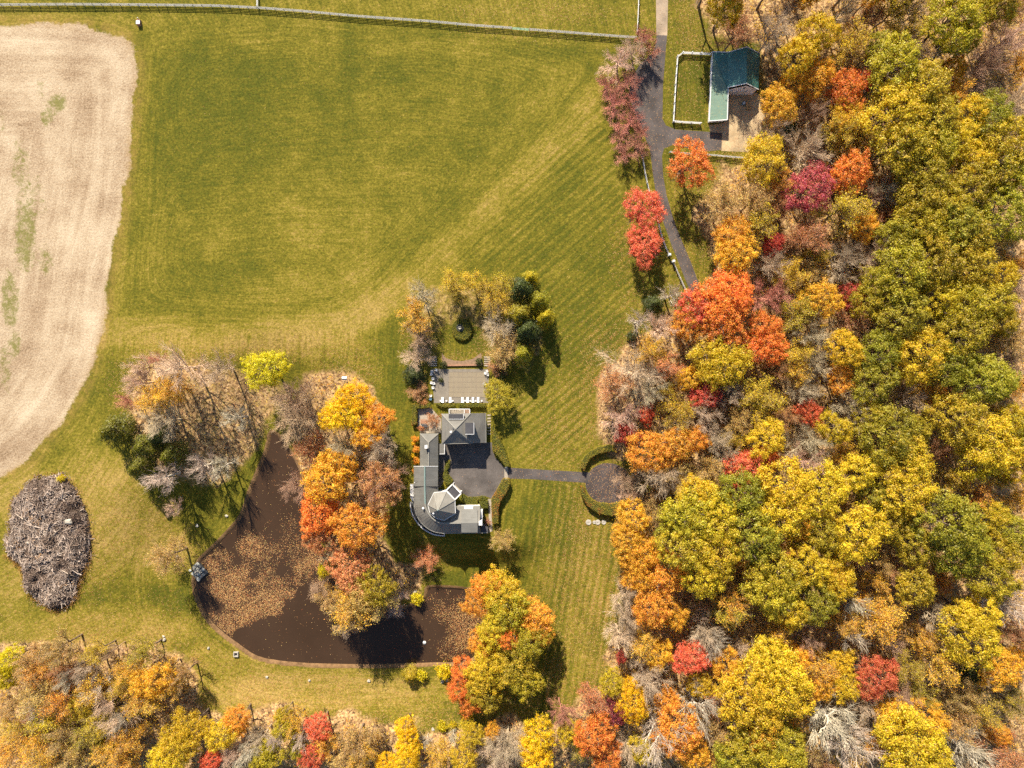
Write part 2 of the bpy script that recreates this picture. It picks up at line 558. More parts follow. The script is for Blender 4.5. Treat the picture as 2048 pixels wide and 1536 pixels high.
# ------------------------------------------------------------------ ground material
def ground_material():
    m = NT("meadow_ground")
    p = m.pos()
    big = m.noise(p, 0.018, 4, 0.6)
    mid = m.noise(p, 0.11, 5, 0.65, 0.6)
    fine = m.noise(p, 0.9, 4, 0.7)
    vf = m.noise(p, 1.9, 4, 0.85)
    gr = m.noise(p, 1.15, 4, 0.85)
    mow = m.attr("mow")
    sx = m.n("ShaderNodeSeparateXYZ", {0: p})
    vec = m.n("ShaderNodeCombineXYZ", {0: m.math('MULTIPLY', mow, 1.25), 1: m.math('MULTIPLY', sx.outputs[0], 0.05), 2: m.math('MULTIPLY', sx.outputs[1], 0.05)}).outputs[0]
    streak = m.noise(vec, 1.0, 3, 0.65)
    vec2 = m.n("ShaderNodeCombineXYZ", {0: m.math('MULTIPLY', mow, 3.1), 1: m.math('MULTIPLY', sx.outputs[0], 0.16), 2: m.math('MULTIPLY', sx.outputs[1], 0.16)}).outputs[0]
    streak2 = m.noise(vec2, 1.0, 2, 0.6)
    patchy = m.noise(p, 0.42, 4, 0.7)
    wob = m.math('ADD', mow, m.math('MULTIPLY', m.noise(p, 0.15, 2, .5), 1.1))
    wave = m.math('SINE', m.math('MULTIPLY', wob, 2 * math.pi / 2.0))
    stripe = m.attr("stripe")
    wv = m.math('MULTIPLY', m.math('MULTIPLY', wave, stripe), m.ramp(m.noise(p, 0.045, 3, .6), 0.3, 0.7, 0.25, 1.25))
    # grass
    g1, g2, g3 = (0.110, 0.096, 0.0095), (0.170, 0.136, 0.0165), (0.250, 0.175, 0.042)
    f = m.math('ADD', m.math('MULTIPLY', mid, 1.0), m.math('MULTIPLY', m.math('ADD', m.math('MULTIPLY', m.math('SUBTRACT', streak, .5), m.attr('lines')), .40), 0.9))
    f = m.math('ADD', f, m.math('MULTIPLY', m.math('SUBTRACT', gr, 0.5), 1.7))
    f = m.math('ADD', f, m.math('MULTIPLY', m.math('SUBTRACT', big, 0.5), 0.9))
    f = m.math('ADD', f, m.math('MULTIPLY', m.math('SUBTRACT', streak2, 0.5), 0.55))
    f = m.math('ADD', f, m.math('MULTIPLY', m.math('SUBTRACT', patchy, 0.5), 0.75))
    f = m.math('ADD', f, m.math('MULTIPLY', m.attr("dry"), 0.50))
    f = m.math('SUBTRACT', f, m.math('MULTIPLY', m.attr("lush"), 0.28))
    f = m.math('ADD', f, m.math('MULTIPLY', wv, 0.21))
    grass = m.cramp(m.ramp(f, 0.5, 1.65), [(0.0, (0.064, 0.068, 0.007)), (0.3, g1), (0.55, g2), (0.82, g3), (1.0, (0.29, 0.20, 0.058))])
    grass = m.hsv(grass, 0.5, 1.0, m.math('ADD', m.ramp(vf, 0.28, 0.72, 0.38, 1.62), m.math('MULTIPLY', wv, -0.06)))
    # fallen leaves seen as a mass between the blades
    vor = m.n("ShaderNodeTexVoronoi", {"Vector": p, "Scale": 4.6}, feature='F1')
    lv = m.cramp(m.n("ShaderNodeSeparateColor", {0: vor.outputs["Color"]}).outputs[0],
                 [(0.0, (0.10, 0.045, 0.018)), (0.3, (0.26, 0.105, 0.035)), (0.55, (0.36, 0.19, 0.075)), (0.8, (0.43, 0.27, 0.13)), (1.0, (0.20, 0.13, 0.05))])
    lf = m.math('ADD', m.attr("leafy"), m.math('MULTIPLY', m.math('MULTIPLY', wv, 0.35), m.ramp(m.attr("leafy"), 0.0, 0.35)))
    sepc = m.n("ShaderNodeSeparateColor", {0: vor.outputs["Color"]}).outputs[1]
    lm = m.math('LESS_THAN', sepc, m.math('MULTIPLY', lf, 0.62))
    lm = m.math('MULTIPLY', lm, m.ramp(vor.outputs["Distance"], 0.55, 0.25))
    grass = m.mix(lm, grass, lv)
    # forest litter
    vor2 = m.n("ShaderNodeTexVoronoi", {"Vector": p, "Scale": 2.4, "Randomness": 1.0}, feature='F1')
    lc = m.cramp(m.n("ShaderNodeSeparateColor", {0: vor2.outputs["Color"]}).outputs[0],
                 [(0.0, (0.085, 0.048, 0.024)), (0.3, (0.25, 0.138, 0.058)), (0.6, (0.38, 0.225, 0.090)), (0.85, (0.47, 0.310, 0.145)), (1.0, (0.43, 0.275, 0.055))])
    lc = m.hsv(lc, 0.5, 0.95, m.ramp(m.noise(p, 0.35, 5, .65), 0.3, 0.7, 0.6, 1.35))
    lm2 = m.ramp(m.math('ADD', m.attr("litter"), m.math('MULTIPLY', m.math('SUBTRACT', m.noise(p, 0.5, 4, .7), 0.5), 0.7)), 0.3, 0.62)
    col = m.mix(lm2, grass, lc)
    # stubble field
    svec = m.n("ShaderNodeCombineXYZ", {0: m.math('MULTIPLY', m.attr("fd"), 0.24), 1: m.math('MULTIPLY', sx.outputs[1], 0.020), 2: m.math('MULTIPLY', sx.outputs[0], 0.012)}).outputs[0]
    srow = m.noise(svec, 1.0, 5, 0.66, 0.9)
    sfi = m.noise(p, 2.2, 4, 0.75)
    smid = m.noise(p, 0.09, 5, 0.65)
    sf = m.math('ADD', m.math('MULTIPLY', m.math('ADD', srow, .28), 0.68), m.math('MULTIPLY', m.math('ADD', smid, -.36), 0.8))
    sf = m.math('ADD', sf, m.math('MULTIPLY', m.math('SUBTRACT', sfi, 0.5), 1.15))
    soil = m.cramp(m.ramp(sf, 0.25, 0.95), [(0.0, (0.115, 0.078, 0.040)), (0.3, (0.25, 0.170, 0.104)), (0.6, (0.365, 0.275, 0.180)), (1.0, (0.48, 0.385, 0.27))])
    wf = m.ramp(m.math('ADD', m.math('MULTIPLY', m.attr("weed"), .95), m.math('MULTIPLY', m.math('SUBTRACT', m.noise(p, 0.6, 5, .85, .5), 0.5), 2.6)), 0.50, 0.95)
    soil = m.mix(m.math('MULTIPLY', wf, 0.85), soil, (0.135, 0.128, 0.028))
    sm = m.ramp(m.math('ADD', m.attr("soil"), m.math('MULTIPLY', m.math('SUBTRACT', fine, 0.5), 1.5)), 0.35, 0.65)
    col = m.mix(sm, col, soil)
    rim = m.math('MULTIPLY', m.attr("rim"), m.ramp(m.noise(p, 0.4, 4, .7), 0.35, 0.65))
    col = m.mix(m.math('MULTIPLY', rim, 0.55), col, (0.26, 0.155, 0.045))
    # muddy bank
    bk = m.hsv((0.15, 0.088, 0.042), 0.5, 1.0, m.ramp(m.noise(p, 0.8, 5, .7), 0.3, 0.7, 0.6, 1.6))
    bmask = m.ramp(m.math('ADD', m.attr("bank"), m.math('MULTIPLY', m.math('SUBTRACT', fine, 0.5), 0.5)), 0.35, 0.7)
    col = m.mix(bmask, col, bk)
    h = m.math('ADD', m.math('MULTIPLY', vf, 0.6), m.math('MULTIPLY', fine, 0.9))
    return m.principled(col, 0.92, m.bump(h, 0.75, 0.22), 0.1)


MAT_GROUND = ground_material()


def axis(lo_f, hi_f, lo, hi, fine, mid):
    a = list(np.arange(lo, lo_f, mid)) + list(np.arange(lo_f, hi_f, fine)) + list(np.arange(hi_f, hi + mid, mid))
    far = [160, 320, 700, 1500, 3000, 6000]
    return np.array([lo - f for f in reversed(far)] + a + [a[-1] + f for f in far])


_ZN = None


def zones_q(X, Y):
    global _ZN
    if _ZN is None:
        a, b = np.meshgrid(_GX, _GY)
        _ZN = zones(a, b)
        _ZN["pond"] = sdist(POND, a, b); _ZN["house"] = sdist(HOUSEZONE, a, b)
    return {k: grid_sample(v, X, Y) for k, v in _ZN.items()}


def build_ground():
    xs = axis(P2(350, 0)[0], P2(1000, 0)[0], -150, 150, 0.62, 1.3)
    ys = axis(P2(0, 1370)[1], P2(0, 840)[1], -118, 118, 0.62, 1.3)
    X, Y = np.meshgrid(xs, ys)
    Z = ground_z(X, Y)
    Z = Z + (vnoise(X, Y, 7, 1) - .5) * 0.10 * smooth(2, 8, sdist(HOUSEZONE, X, Y)) * (sdist(FOREST, X, Y) < 0)
    nx, ny = len(xs), len(ys)
    v = np.stack([X, Y, Z], -1).reshape(-1, 3)
    i = np.arange(nx * ny).reshape(ny, nx)
    q = np.stack([i[:-1, :-1], i[:-1, 1:], i[1:, 1:], i[1:, :-1]], -1).reshape(-1, 4)
    me = quadmesh("ground", v, q, MAT_GROUND, smooth_=True)
    for k, val in zones(X, Y).items():
        a = me.attributes.new(k, 'FLOAT', 'POINT')
        a.data.foreach_set("value", val.reshape(-1).astype(np.float32))
    o = link("ground", me)
    o["kind"] = "structure"
    return o


build_ground()


def water_material():
    m = NT("pond_water")
    p = m.pos()
    n = m.noise(p, 0.08, 4, 0.6)
    c = m.mix(m.ramp(n, 0.3, 0.7), (0.036, 0.0205, 0.0115), (0.048, 0.0275, 0.016))
    b = m.bump(m.noise(p, 1.2, 2, .5), 0.03, 0.05)
    return m.principled(c, 0.10, b, 0.22)


_pr = ccw([tuple(q) for q in POND])
sheet("pond_water", _pr, WATER_Z, water_material())

# ------------------------------------------------------------------ hard surfaces
def asphalt_material(name, base, leaf=0.15, warm=0.0):
    m = NT(name)
    p = m.pos()
    f = m.noise(p, 0.22, 5, 0.65)
    g = m.noise(p, 3.5, 3, 0.7)
    c = m.hsv(base, 0.5, 1.0, m.math('ADD', m.ramp(f, 0.28, 0.72, 0.58, 1.5), m.ramp(g, .2, .8, -.3, .3)))
    vor = m.n("ShaderNodeTexVoronoi", {"Vector": p, "Scale": 5.0}, feature='F1')
    sep = m.n("ShaderNodeSeparateColor", {0: vor.outputs["Color"]})
    lv = m.cramp(sep.outputs[0], [(0.0, (0.16, 0.07, 0.03)), (0.5, (0.36, 0.18, 0.07)), (1.0, (0.46, 0.30, 0.15))])
    thr = m.math('MULTIPLY', m.ramp(m.noise(p, 0.12, 4, .6), 0.3, 0.75, 0.1, 1.6), leaf)
    lm = m.math('MULTIPLY', m.math('LESS_THAN', sep.outputs[1], thr), m.ramp(vor.outputs["Distance"], 0.42, 0.28))
    c = m.mix(lm, c, lv)
    return m.principled(c, 0.88, m.bump(g, 0.3, 0.03), 0.25)


M_ASPH = asphalt_material("asphalt", (0.074, 0.062, 0.058), 0.14)
M_COURT = asphalt_material("courtyard_asphalt", (0.088, 0.075, 0.068), 0.02)
M_TURN = asphalt_material("turnaround_asphalt", (0.056, 0.045, 0.044), 0.62)
M_GRAVEL = asphalt_material("gravel", (0.27, 0.205, 0.145), 0.10)
M_YARD = asphalt_material("yard_gravel", (0.36, 0.265, 0.155), 0.20)
M_PAVE = simple("paving_stone", (0.30, 0.255, 0.20), 0.85, 0.25, 0.9)
M_WHITE = simple("white_paint", (0.62, 0.61, 0.60), 0.5, 0.10, 0.8, 0.05)
M_FENCE = simple("weathered_board", (0.50, 0.475, 0.45), 0.8, 0.22, 1.2, 0.1)
M_STONE = simple("pale_stone", (0.34, 0.31, 0.265), 0.85, 0.3, 1.6, 0.5)
M_WALL = simple("render_wall", (0.60, 0.55, 0.46), 0.85, 0.12, 0.7, 0.1)
M_BRICK = simple("garden_brick", (0.30, 0.16, 0.10), 0.85, 0.25, 1.5, 0.3)
M_DARK = simple("dark_metal", (0.05, 0.052, 0.055), 0.5, 0.2, 1.0, 0.05, 0.4)
M_GLASS = simple("window_glass", (0.03, 0.04, 0.05), 0.08, 0.05, 1.0, 0.0, 0.6)
M_WOOD = simple("raw_timber", (0.42, 0.26, 0.12), 0.8, 0.25, 2.0, 0.3)

DRIVE = px_arr([(1313, 70), (1334, 71), (1330, 120), (1326, 170), (1325, 238), (1332, 251), (1352, 259), (1420, 264), (1444, 266), (1443, 300),
                (1412, 303), (1345, 290), (1328, 297), (1324, 312), (1326, 350), (1333, 390), (1346, 436), (1362, 478), (1382, 525), (1402, 578),
                (1412, 620), (1392, 628), (1383, 590), (1365, 545), (1343, 490), (1325, 440), (1314, 400), (1306, 350), (1300, 300), (1285, 262),
                (1268, 225), (1258, 190), (1262, 158), (1280, 128), (1303, 108), (1311, 90)])
sheet("driveway", DRIVE, 0.012, M_ASPH)
sheet("gravel_drive", px_arr([(1313, -80), (1337, -80), (1336, 0), (1334.5, 71), (1312.5, 70), (1312, 0)]), 0.010, M_GRAVEL)
sheet("barn_yard", px_arr([(1420, 262), (1418, 250), (1447, 246), (1455, 215), (1456, 186), (1512, 184), (1532, 200), (1530, 240), (1515, 275), (1496, 304), (1443, 302)]), 0.008, M_YARD)
_c1 = lambda x, y: (780 + x / 6.8267, 780 + y / 6.8267)
_c2 = lambda x, y: (780 + x / 6.8267, 930 + y / 6.8267)
COURT = px_arr([_c1(*q) for q in [(664, 735), (1395, 715), (1400, 830), (1440, 920), (1540, 1030), (1575, 1080), (1575, 1205), (1475, 1360),
                                  (1385, 1480), (1300, 1450), (1180, 1465), (1080, 1470), (960, 1400), (860, 1250), (760, 1170), (700, 1330), (664, 1330)]])
sheet("courtyard", COURT, 0.014, M_COURT)
_t = np.linspace(0, 2 * math.pi, 48, endpoint=False)
TC = (1216, 967)
sheet("turnaround", px_arr([(TC[0] + 45 * math.cos(a), TC[1] + 41 * math.sin(a)) for a in _t]), 0.010, M_TURN)
sheet("entrance_path", px_arr([(1014, 935), (1060, 938), (1180, 945), (1180, 966), (1150, 964), (1060, 958), (1014, 957)]), 0.018, M_ASPH)
sheet("gate_threshold", px_arr([(1008.5, 934), (1016, 933), (1016, 957), (1009, 957)]), 0.024, M_PAVE, thick=0.02)
sheet("garden_path", px_arr([_c2(*q) for q in [(1335, 465), (1385, 460), (1390, 600), (1398, 900), (1345, 930), (1350, 840), (1345, 600)]]), 0.020, M_PAVE, thick=0.018)

# ------------------------------------------------------------------ vegetation materials
def leaf_material():
    m = NT("autumn_leaf")
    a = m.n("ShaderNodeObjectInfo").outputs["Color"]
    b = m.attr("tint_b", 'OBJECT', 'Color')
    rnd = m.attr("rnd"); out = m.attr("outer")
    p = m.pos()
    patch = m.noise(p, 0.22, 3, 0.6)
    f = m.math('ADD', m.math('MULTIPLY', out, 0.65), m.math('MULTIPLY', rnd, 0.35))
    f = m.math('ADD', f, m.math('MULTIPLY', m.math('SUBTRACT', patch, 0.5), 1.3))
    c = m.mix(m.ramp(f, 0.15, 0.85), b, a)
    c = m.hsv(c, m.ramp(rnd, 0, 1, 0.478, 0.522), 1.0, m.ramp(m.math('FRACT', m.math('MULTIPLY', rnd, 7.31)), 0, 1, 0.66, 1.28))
    d = m.n("ShaderNodeBsdfDiffuse", {"Color": c})
    t = m.n("ShaderNodeBsdfTranslucent", {"Color": m.hsv(c, 0.5, 1.12, 1.0)})
    g = m.n("ShaderNodeBsdfGlossy", {"Color": (1, 1, 1, 1), "Roughness": 0.5})
    s = m.n("ShaderNodeMixShader", {0: 0.46, 1: d.outputs[0], 2: t.outputs[0]})
    s2 = m.n("ShaderNodeMixShader", {0: 0.02, 1: s.outputs[0], 2: g.outputs[0]})
    m.t.links.new(s2.outputs[0], m.out.inputs[0])
    return m.m


def bark_material():
    m = NT("tree_bark")
    c = m.attr("bark", 'OBJECT', 'Color')
    f = m.noise(m.pos(), 3.0, 4, .7)
    return m.principled(m.hsv(c, 0.5, 1.0, m.ramp(f, 0.25, 0.75, 0.6, 1.35)), 0.9, m.bump(f, 0.4, 0.03), 0.15)


M_LEAF = leaf_material()
M_BARK = bark_material()


def litter_leaf_material():
    m = NT("fallen_leaf")
    r = m.attr("rnd")
    c = m.cramp(r, [(0.0, (0.12, 0.048, 0.02)), (0.22, (0.30, 0.105, 0.035)), (0.45, (0.42, 0.21, 0.08)), (0.7, (0.52, 0.33, 0.16)), (0.88, (0.55, 0.40, 0.12)), (1.0, (0.46, 0.09, 0.03))])
    return m.principled(c, 0.7, None, 0.2)


M_FALLEN = litter_leaf_material()


# ------------------------------------------------------------------ tree prototypes
def unit(v):
    return v / (np.linalg.norm(v, axis=-1, keepdims=True) + 1e-9)


def leaf_quads(rng, c, n, s, slim=0.62):
    N = len(c)
    n = unit(n)
    t = unit(np.cross(n, unit(rng.normal(size=(N, 3)))))
    b = np.cross(n, t)
    s = s[:, None]
    v = np.stack([c + t * s, c + b * s * slim + n * s * .12, c - t * s, c - b * s * slim + n * s * .12], 1).reshape(-1, 3)
    q = np.arange(N * 4).reshape(N, 4)
    return v, q


def tubes(p0, p1, r0, r1, sides=3):
    p0 = np.asarray(p0, float); p1 = np.asarray(p1, float)
    N = len(p0)
    d = unit(p1 - p0)
    ref = np.where(np.abs(d[:, 2:3]) > 0.9, np.array([[1., 0, 0]]), np.array([[0, 0, 1.]]))
    u = unit(np.cross(d, ref)); w = np.cross(d, u)
    vs = []
    for q, r in ((p0, r0), (p1, r1)):
        r = np.broadcast_to(np.asarray(r, float), (N,))
        for k in range(sides):
            a = 2 * math.pi * k / sides
            vs.append(q + (u * math.cos(a) + w * math.sin(a)) * r[:, None])
    v = np.stack(vs, 1).reshape(-1, 3)
    base = (np.arange(N) * 2 * sides)[:, None]
    fs = [np.concatenate([base + k, base + (k + 1) % sides, base + sides + (k + 1) % sides, base + sides + k], 1) for k in range(sides)]
    return v, np.stack(fs, 1).reshape(-1, 4)


def join(*vq):
    vs, qs, b = [], [], 0
    for v, q in vq:
        vs.append(v); qs.append(q + b); b += len(v)
    return np.concatenate(vs), np.concatenate(qs)


def skeleton(rng, r, h, nl=8, counts=(5, 5, 4), lens=(.42, .26, .15), low=0.26, top=0.62, tr=None, upw=0.35, lean=0.05, br0=None):
    tr = tr or 0.034 * r + 0.008 * h
    lx, ly = rng.normal(size=2) * lean * h
    zs = np.array([0, .12, .3, .48, .66, .84]) * h
    tp = np.stack([lx * (zs / h) ** 1.5 + rng.normal(size=6) * .012 * h * (zs > 0), ly * (zs / h) ** 1.5 + rng.normal(size=6) * .012 * h * (zs > 0), zs], 1)
    rad = tr * np.array([1.25, .9, .75, .55, .32, .12])
    T = [(tp[:-1], tp[1:], rad[:-1], rad[1:])]
    L0, L1, LR0, LR1 = [], [], [], []
    for i in range(nl):
        zf = low + (top - low) * (i + rng.uniform(0, .8)) / nl
        z = zf * h
        k = min(np.searchsorted(zs, z) - 1, 4)
        t = (z - zs[k]) / (zs[k + 1] - zs[k])
        s = tp[k] * (1 - t) + tp[k + 1] * t
        az = i * 2.4 + rng.uniform(-.5, .5)
        reach = r * rng.uniform(.5, .78) * (1.0 - 0.35 * max(0, zf - .45) / .3)
        rise = h * rng.uniform(.10, .24)
        o = np.array([math.cos(az), math.sin(az), 0])
        a = s + o * reach * .4 + np.array([0, 0, rise * .28]) + rng.normal(size=3) * .05 * r
        b = s + o * reach * .75 + np.array([0, 0, rise * .66]) + rng.normal(size=3) * .05 * r
        c = s + o * reach + np.array([0, 0, rise]) + rng.normal(size=3) * .05 * r
        lr = tr * rng.uniform(.32, .5)
        for (q0, q1, f0, f1) in ((s, a, 1, .8), (a, b, .8, .55), (b, c, .55, .25)):
            L0.append(q0); L1.append(q1); LR0.append(lr * f0); LR1.append(lr * f1)
    # the leader
    L0 += [tp[4], tp[3]]; L1 += [tp[5] + [0, 0, .08 * h], tp[4]]; LR0 += [rad[4], rad[3]]; LR1 += [.02, rad[4]]
    T.append((np.array(L0), np.array(L1), np.array(LR0), np.array(LR1)))
    par = (T[1][0], T[1][1])
    levels = []
    br = (br0 or (0.010 if len(counts) > 2 else 0.016)) * r
    for lv, k in enumerate(counts):
        p0, p1 = par
        p0 = np.repeat(p0, k, 0); p1 = np.repeat(p1, k, 0)
        N = len(p0)
        t = rng.uniform(.2, 1.0, (N, 1))
        s = p0 + (p1 - p0) * t
        outw = s - np.array([lx * .4, ly * .4, .38 * h])
        d = unit(unit(p1 - p0) * .55 + unit(outw) * .45 + unit(rng.normal(size=(N, 3))) * .75 + np.array([0, 0, upw]))
        ln = (r * lens[lv] * rng.uniform(.6, 1.25, (N, 1)))
        e = s + d * ln
        r0 = br * (.48 ** lv) * rng.uniform(.7, 1.2, N)
        levels.append((s, e, r0, r0 * .45))
        par = (s, e)
    return T, levels


def clump_leaves(rng, r, h, ncl, per, cr, ls, zc=.70, zh=.27, shell=.55, up=.45, lowcut=-.25, lobes=.28):
    ph = rng.uniform(0, 6.28, 4)
    i = np.arange(ncl) + .5
    z = 1 - (1 - lowcut) * i / ncl
    az = i * 2.39996 + rng.normal(size=ncl) * .25
    rho = np.sqrt(np.clip(1 - z * z, 0, 1))
    lob = 1 + lobes * (np.sin(az * 2 + ph[0]) * .45 + np.sin(az * 3 + ph[1]) * .35 + np.sin(az * 5 + ph[2]) * .3)
    k = rng.uniform(shell, 1.0, ncl) ** .7
    R = r - cr * .5
    C = np.stack([np.cos(az) * rho * R * k * lob, np.sin(az) * rho * R * k * lob, h * zc + z * k * h * zh + rng.normal(size=ncl) * .025 * h], 1)
    crr = cr * rng.uniform(.5, 1.5, ncl)
    sq = rng.uniform(.6, 1.5, (ncl, 3)) * np.array([1, 1, .75])
    N = ncl * per
    ci = np.repeat(np.arange(ncl), per)
    d = unit(rng.normal(size=(N, 3)) + np.array([0, 0, .55]))
    rad = crr[ci][:, None] * np.where(rng.uniform(size=(N, 1)) < .3, rng.uniform(.8, 1.75, (N, 1)), rng.uniform(.2, 1.1, (N, 1)) ** .6)
    c = C[ci] + d * rad * sq[ci]
    w = .16 * cr
    c = c + w * np.stack([np.sin(c[:, 1] * 7 / r * 2 + c[:, 2]), np.sin(c[:, 0] * 6 / r * 2 + c[:, 2] * 1.3), np.sin(c[:, 0] * 9 / r + c[:, 1] * 8 / r)], 1) + rng.normal(size=c.shape) * .16 * cr
    n = unit(d * .8 + np.array([0, 0, up]) + rng.normal(size=(N, 3)) * .55)
    s = ls * rng.uniform(.6, 1.35, N)
    cl_r = rng.uniform(0, 1, ncl)[ci]
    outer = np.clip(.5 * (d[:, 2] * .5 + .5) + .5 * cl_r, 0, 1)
    return c, n, s, np.clip(rng.uniform(0, 1, N), 0, 1), outer, C


PROTO = {}


def make_tree_proto(kind, seed, r, h):
    rng = np.random.default_rng(seed)
    if kind == "broad":            # domed, in heavy round clumps
        c, n, s, rd, ou, C = clump_leaves(rng, r, h, int(96), 135, .130 * r, .0265 * r, zc=.70, zh=.27, shell=.66, lowcut=-.32, lobes=.36)
        T, lv = skeleton(rng, r, h, 9, (3,), (.3,), .3, .66)
        tw = [lv[0]]
    elif kind == "leafy":          # feathery autumn crown
        c, n, s, rd, ou, C = clump_leaves(rng, r, h, 165, 80, .118 * r, .0245 * r, zc=.68, zh=.29, shell=.5, up=.35, lowcut=-.4, lobes=.34)
        T, lv = skeleton(rng, r, h, 9, (4, 3), (.38, .2), .26, .66)
        tw = lv
    elif kind == "sparse":         # half bare: leaves on the twig ends
        T, lv = skeleton(rng, r, h, 10, (5, 5, 4), (.40, .26, .16), .24, .68)
        s0, e0, _, _ = lv[2]
        sel = rng.choice(len(e0), min(len(e0), 1500), replace=False)
        c = np.concatenate([e0[sel], s0[sel[:900]] + rng.normal(size=(min(900, len(sel)), 3)) * .1 * r, e0[sel] + rng.normal(size=(len(sel), 3)) * .07 * r])
        n = unit(rng.normal(size=c.shape) * .7 + np.array([0, 0, .8]))
        s = .026 * r * rng.uniform(.6, 1.4, len(c))
        rd = rng.uniform(0, 1, len(c)); ou = np.clip(vnoise(c[:, 0], c[:, 1], .5 * r, seed) * 1.2, 0, 1)
        tw = lv
    elif kind == "bare":
        T, lv = skeleton(rng, r, h, 10, (5, 5, 5), (.40, .27, .18), .20, .70, upw=.40)
        tw = lv
        c = None
    elif kind == "limby":          # leafless, with pale forking limbs that show
        T, lv = skeleton(rng, r, h, 8, (4, 4, 3), (.46, .32, .20), .20, .70, upw=.34, tr=.05 * r + .008 * h, br0=.017)
        tw = lv
        c = None
    elif kind == "evergreen":
        N = 5200
        z = rng.uniform(0, 1, N) ** .8
        az = rng.uniform(0, 6.283, N)
        lob = 1 + .22 * np.sin(az * 3 + z * 9 + seed) + .15 * np.sin(az * 5 - z * 14)
        prof = np.where(z < .25, .55 + 1.8 * z, 1.0 * (1 - (z - .25) / .75) ** .55)
        rr = r * prof * lob * rng.uniform(.55, 1.0, N) ** .6
        c = np.stack([np.cos(az) * rr, np.sin(az) * rr, .06 * h + z * h * .94], 1)
        c += rng.normal(size=c.shape) * .035 * r
        n = unit(np.stack([np.cos(az) * .7, np.sin(az) * .7, np.full(N, .7)], 1) + rng.normal(size=(N, 3)) * .5)
        s = .058 * r * rng.uniform(.6, 1.4, N)
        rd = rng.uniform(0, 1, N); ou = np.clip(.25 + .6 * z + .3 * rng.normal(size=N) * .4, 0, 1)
        T, lv = skeleton(rng, r * .8, h, 8, (3,), (.3,), .15, .7)
        tw = [lv[0]]
    elif kind == "shrub":
        c, n, s, rd, ou, C = clump_leaves(rng, r, h, 26, 40, .26 * r, .085 * r, zc=.52, zh=.40, shell=.5, up=.35, lowcut=-.6, lobes=.25)
        T, lv = skeleton(rng, r, h * .8, 6, (3,), (.35,), .1, .5, tr=.05 * r)
        tw = [lv[0]]
    # trunk and limbs
    tv = [tubes(*t, sides=6 if i == 0 else 5) for i, t in enumerate(T)]
    v, q = join(*tv)
    trunk = quadmesh("trunk", v, q, M_BARK, smooth_=True)
    parts = []; idx = []; rda = []; oua = []
    rmin = .00125 * r if kind == "bare" else .00115 * r
    for i, t in enumerate(tw):
        r0 = np.maximum(t[2], rmin); r1 = np.maximum(t[3], rmin * .8)
        vq = tubes(t[0], t[1], r0, r1, 3)
        parts.append(vq); idx.append(np.ones(len(vq[1]))); rda.append(np.zeros(len(vq[1]))); oua.append(np.zeros(len(vq[1])))
    if c is not None:
        vq = leaf_quads(rng, c, n, s, .62 if kind != "evergreen" else .38)
        parts.append(vq); idx.append(np.zeros(len(vq[1]))); rda.append(rd); oua.append(ou)
    v, q = join(*parts)
    crown = quadmesh("crown", v, q, [M_LEAF, M_BARK], np.concatenate(idx), {"rnd": np.concatenate(rda), "outer": np.concatenate(oua)})
    return trunk, crown, r, h


for kind, n, r, h in (("broad", 7, 6.5, 21), ("leafy", 7, 5.5, 17), ("sparse", 6, 5.5, 17), ("bare", 6, 5.5, 17), ("limby", 4, 6.0, 17), ("evergreen", 3, 4.0, 10), ("shrub", 4, 1.6, 2.2)):
    PROTO[kind] = [make_tree_proto(kind, 100 + 17 * i + len(kind), r, h) for i in range(n)]
# smaller trees keep leaf sizes real
for kind, n, r, h in (("leafy", 3, 2.8, 8), ("sparse", 3, 2.8, 8), ("bare", 2, 2.8, 8)):
    PROTO[kind + "_s"] = []
    for i in range(n):
        PROTO[kind + "_s"].append(make_tree_proto(kind, 900 + 13 * i + len(kind), r, h))

# leaf colours: (outer tint, inner tint), linear albedo
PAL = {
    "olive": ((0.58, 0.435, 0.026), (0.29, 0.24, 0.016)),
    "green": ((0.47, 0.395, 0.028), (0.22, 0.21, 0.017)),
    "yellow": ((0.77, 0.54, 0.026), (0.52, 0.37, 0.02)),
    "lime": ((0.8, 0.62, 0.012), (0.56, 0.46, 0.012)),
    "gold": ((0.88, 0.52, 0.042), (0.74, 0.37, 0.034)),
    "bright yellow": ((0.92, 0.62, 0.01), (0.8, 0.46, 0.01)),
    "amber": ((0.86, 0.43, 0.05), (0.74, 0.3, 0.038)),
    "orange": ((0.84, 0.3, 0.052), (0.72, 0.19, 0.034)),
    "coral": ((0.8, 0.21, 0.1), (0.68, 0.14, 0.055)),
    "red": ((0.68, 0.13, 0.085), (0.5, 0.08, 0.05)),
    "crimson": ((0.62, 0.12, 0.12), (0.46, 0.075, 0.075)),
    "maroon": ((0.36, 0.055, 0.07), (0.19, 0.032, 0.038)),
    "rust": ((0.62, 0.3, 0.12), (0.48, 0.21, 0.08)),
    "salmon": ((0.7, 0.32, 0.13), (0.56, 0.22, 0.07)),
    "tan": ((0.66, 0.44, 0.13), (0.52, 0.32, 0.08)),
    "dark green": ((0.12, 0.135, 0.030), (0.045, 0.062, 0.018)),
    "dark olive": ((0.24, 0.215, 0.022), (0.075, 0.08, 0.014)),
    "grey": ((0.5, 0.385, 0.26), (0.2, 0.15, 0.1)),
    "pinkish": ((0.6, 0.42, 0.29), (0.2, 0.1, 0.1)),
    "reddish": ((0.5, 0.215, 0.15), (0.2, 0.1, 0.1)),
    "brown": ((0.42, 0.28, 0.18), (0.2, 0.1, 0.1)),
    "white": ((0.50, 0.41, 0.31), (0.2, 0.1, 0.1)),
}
TREES = []       # filled by plant(): (object, px, py, kind, colour)
_count = {}


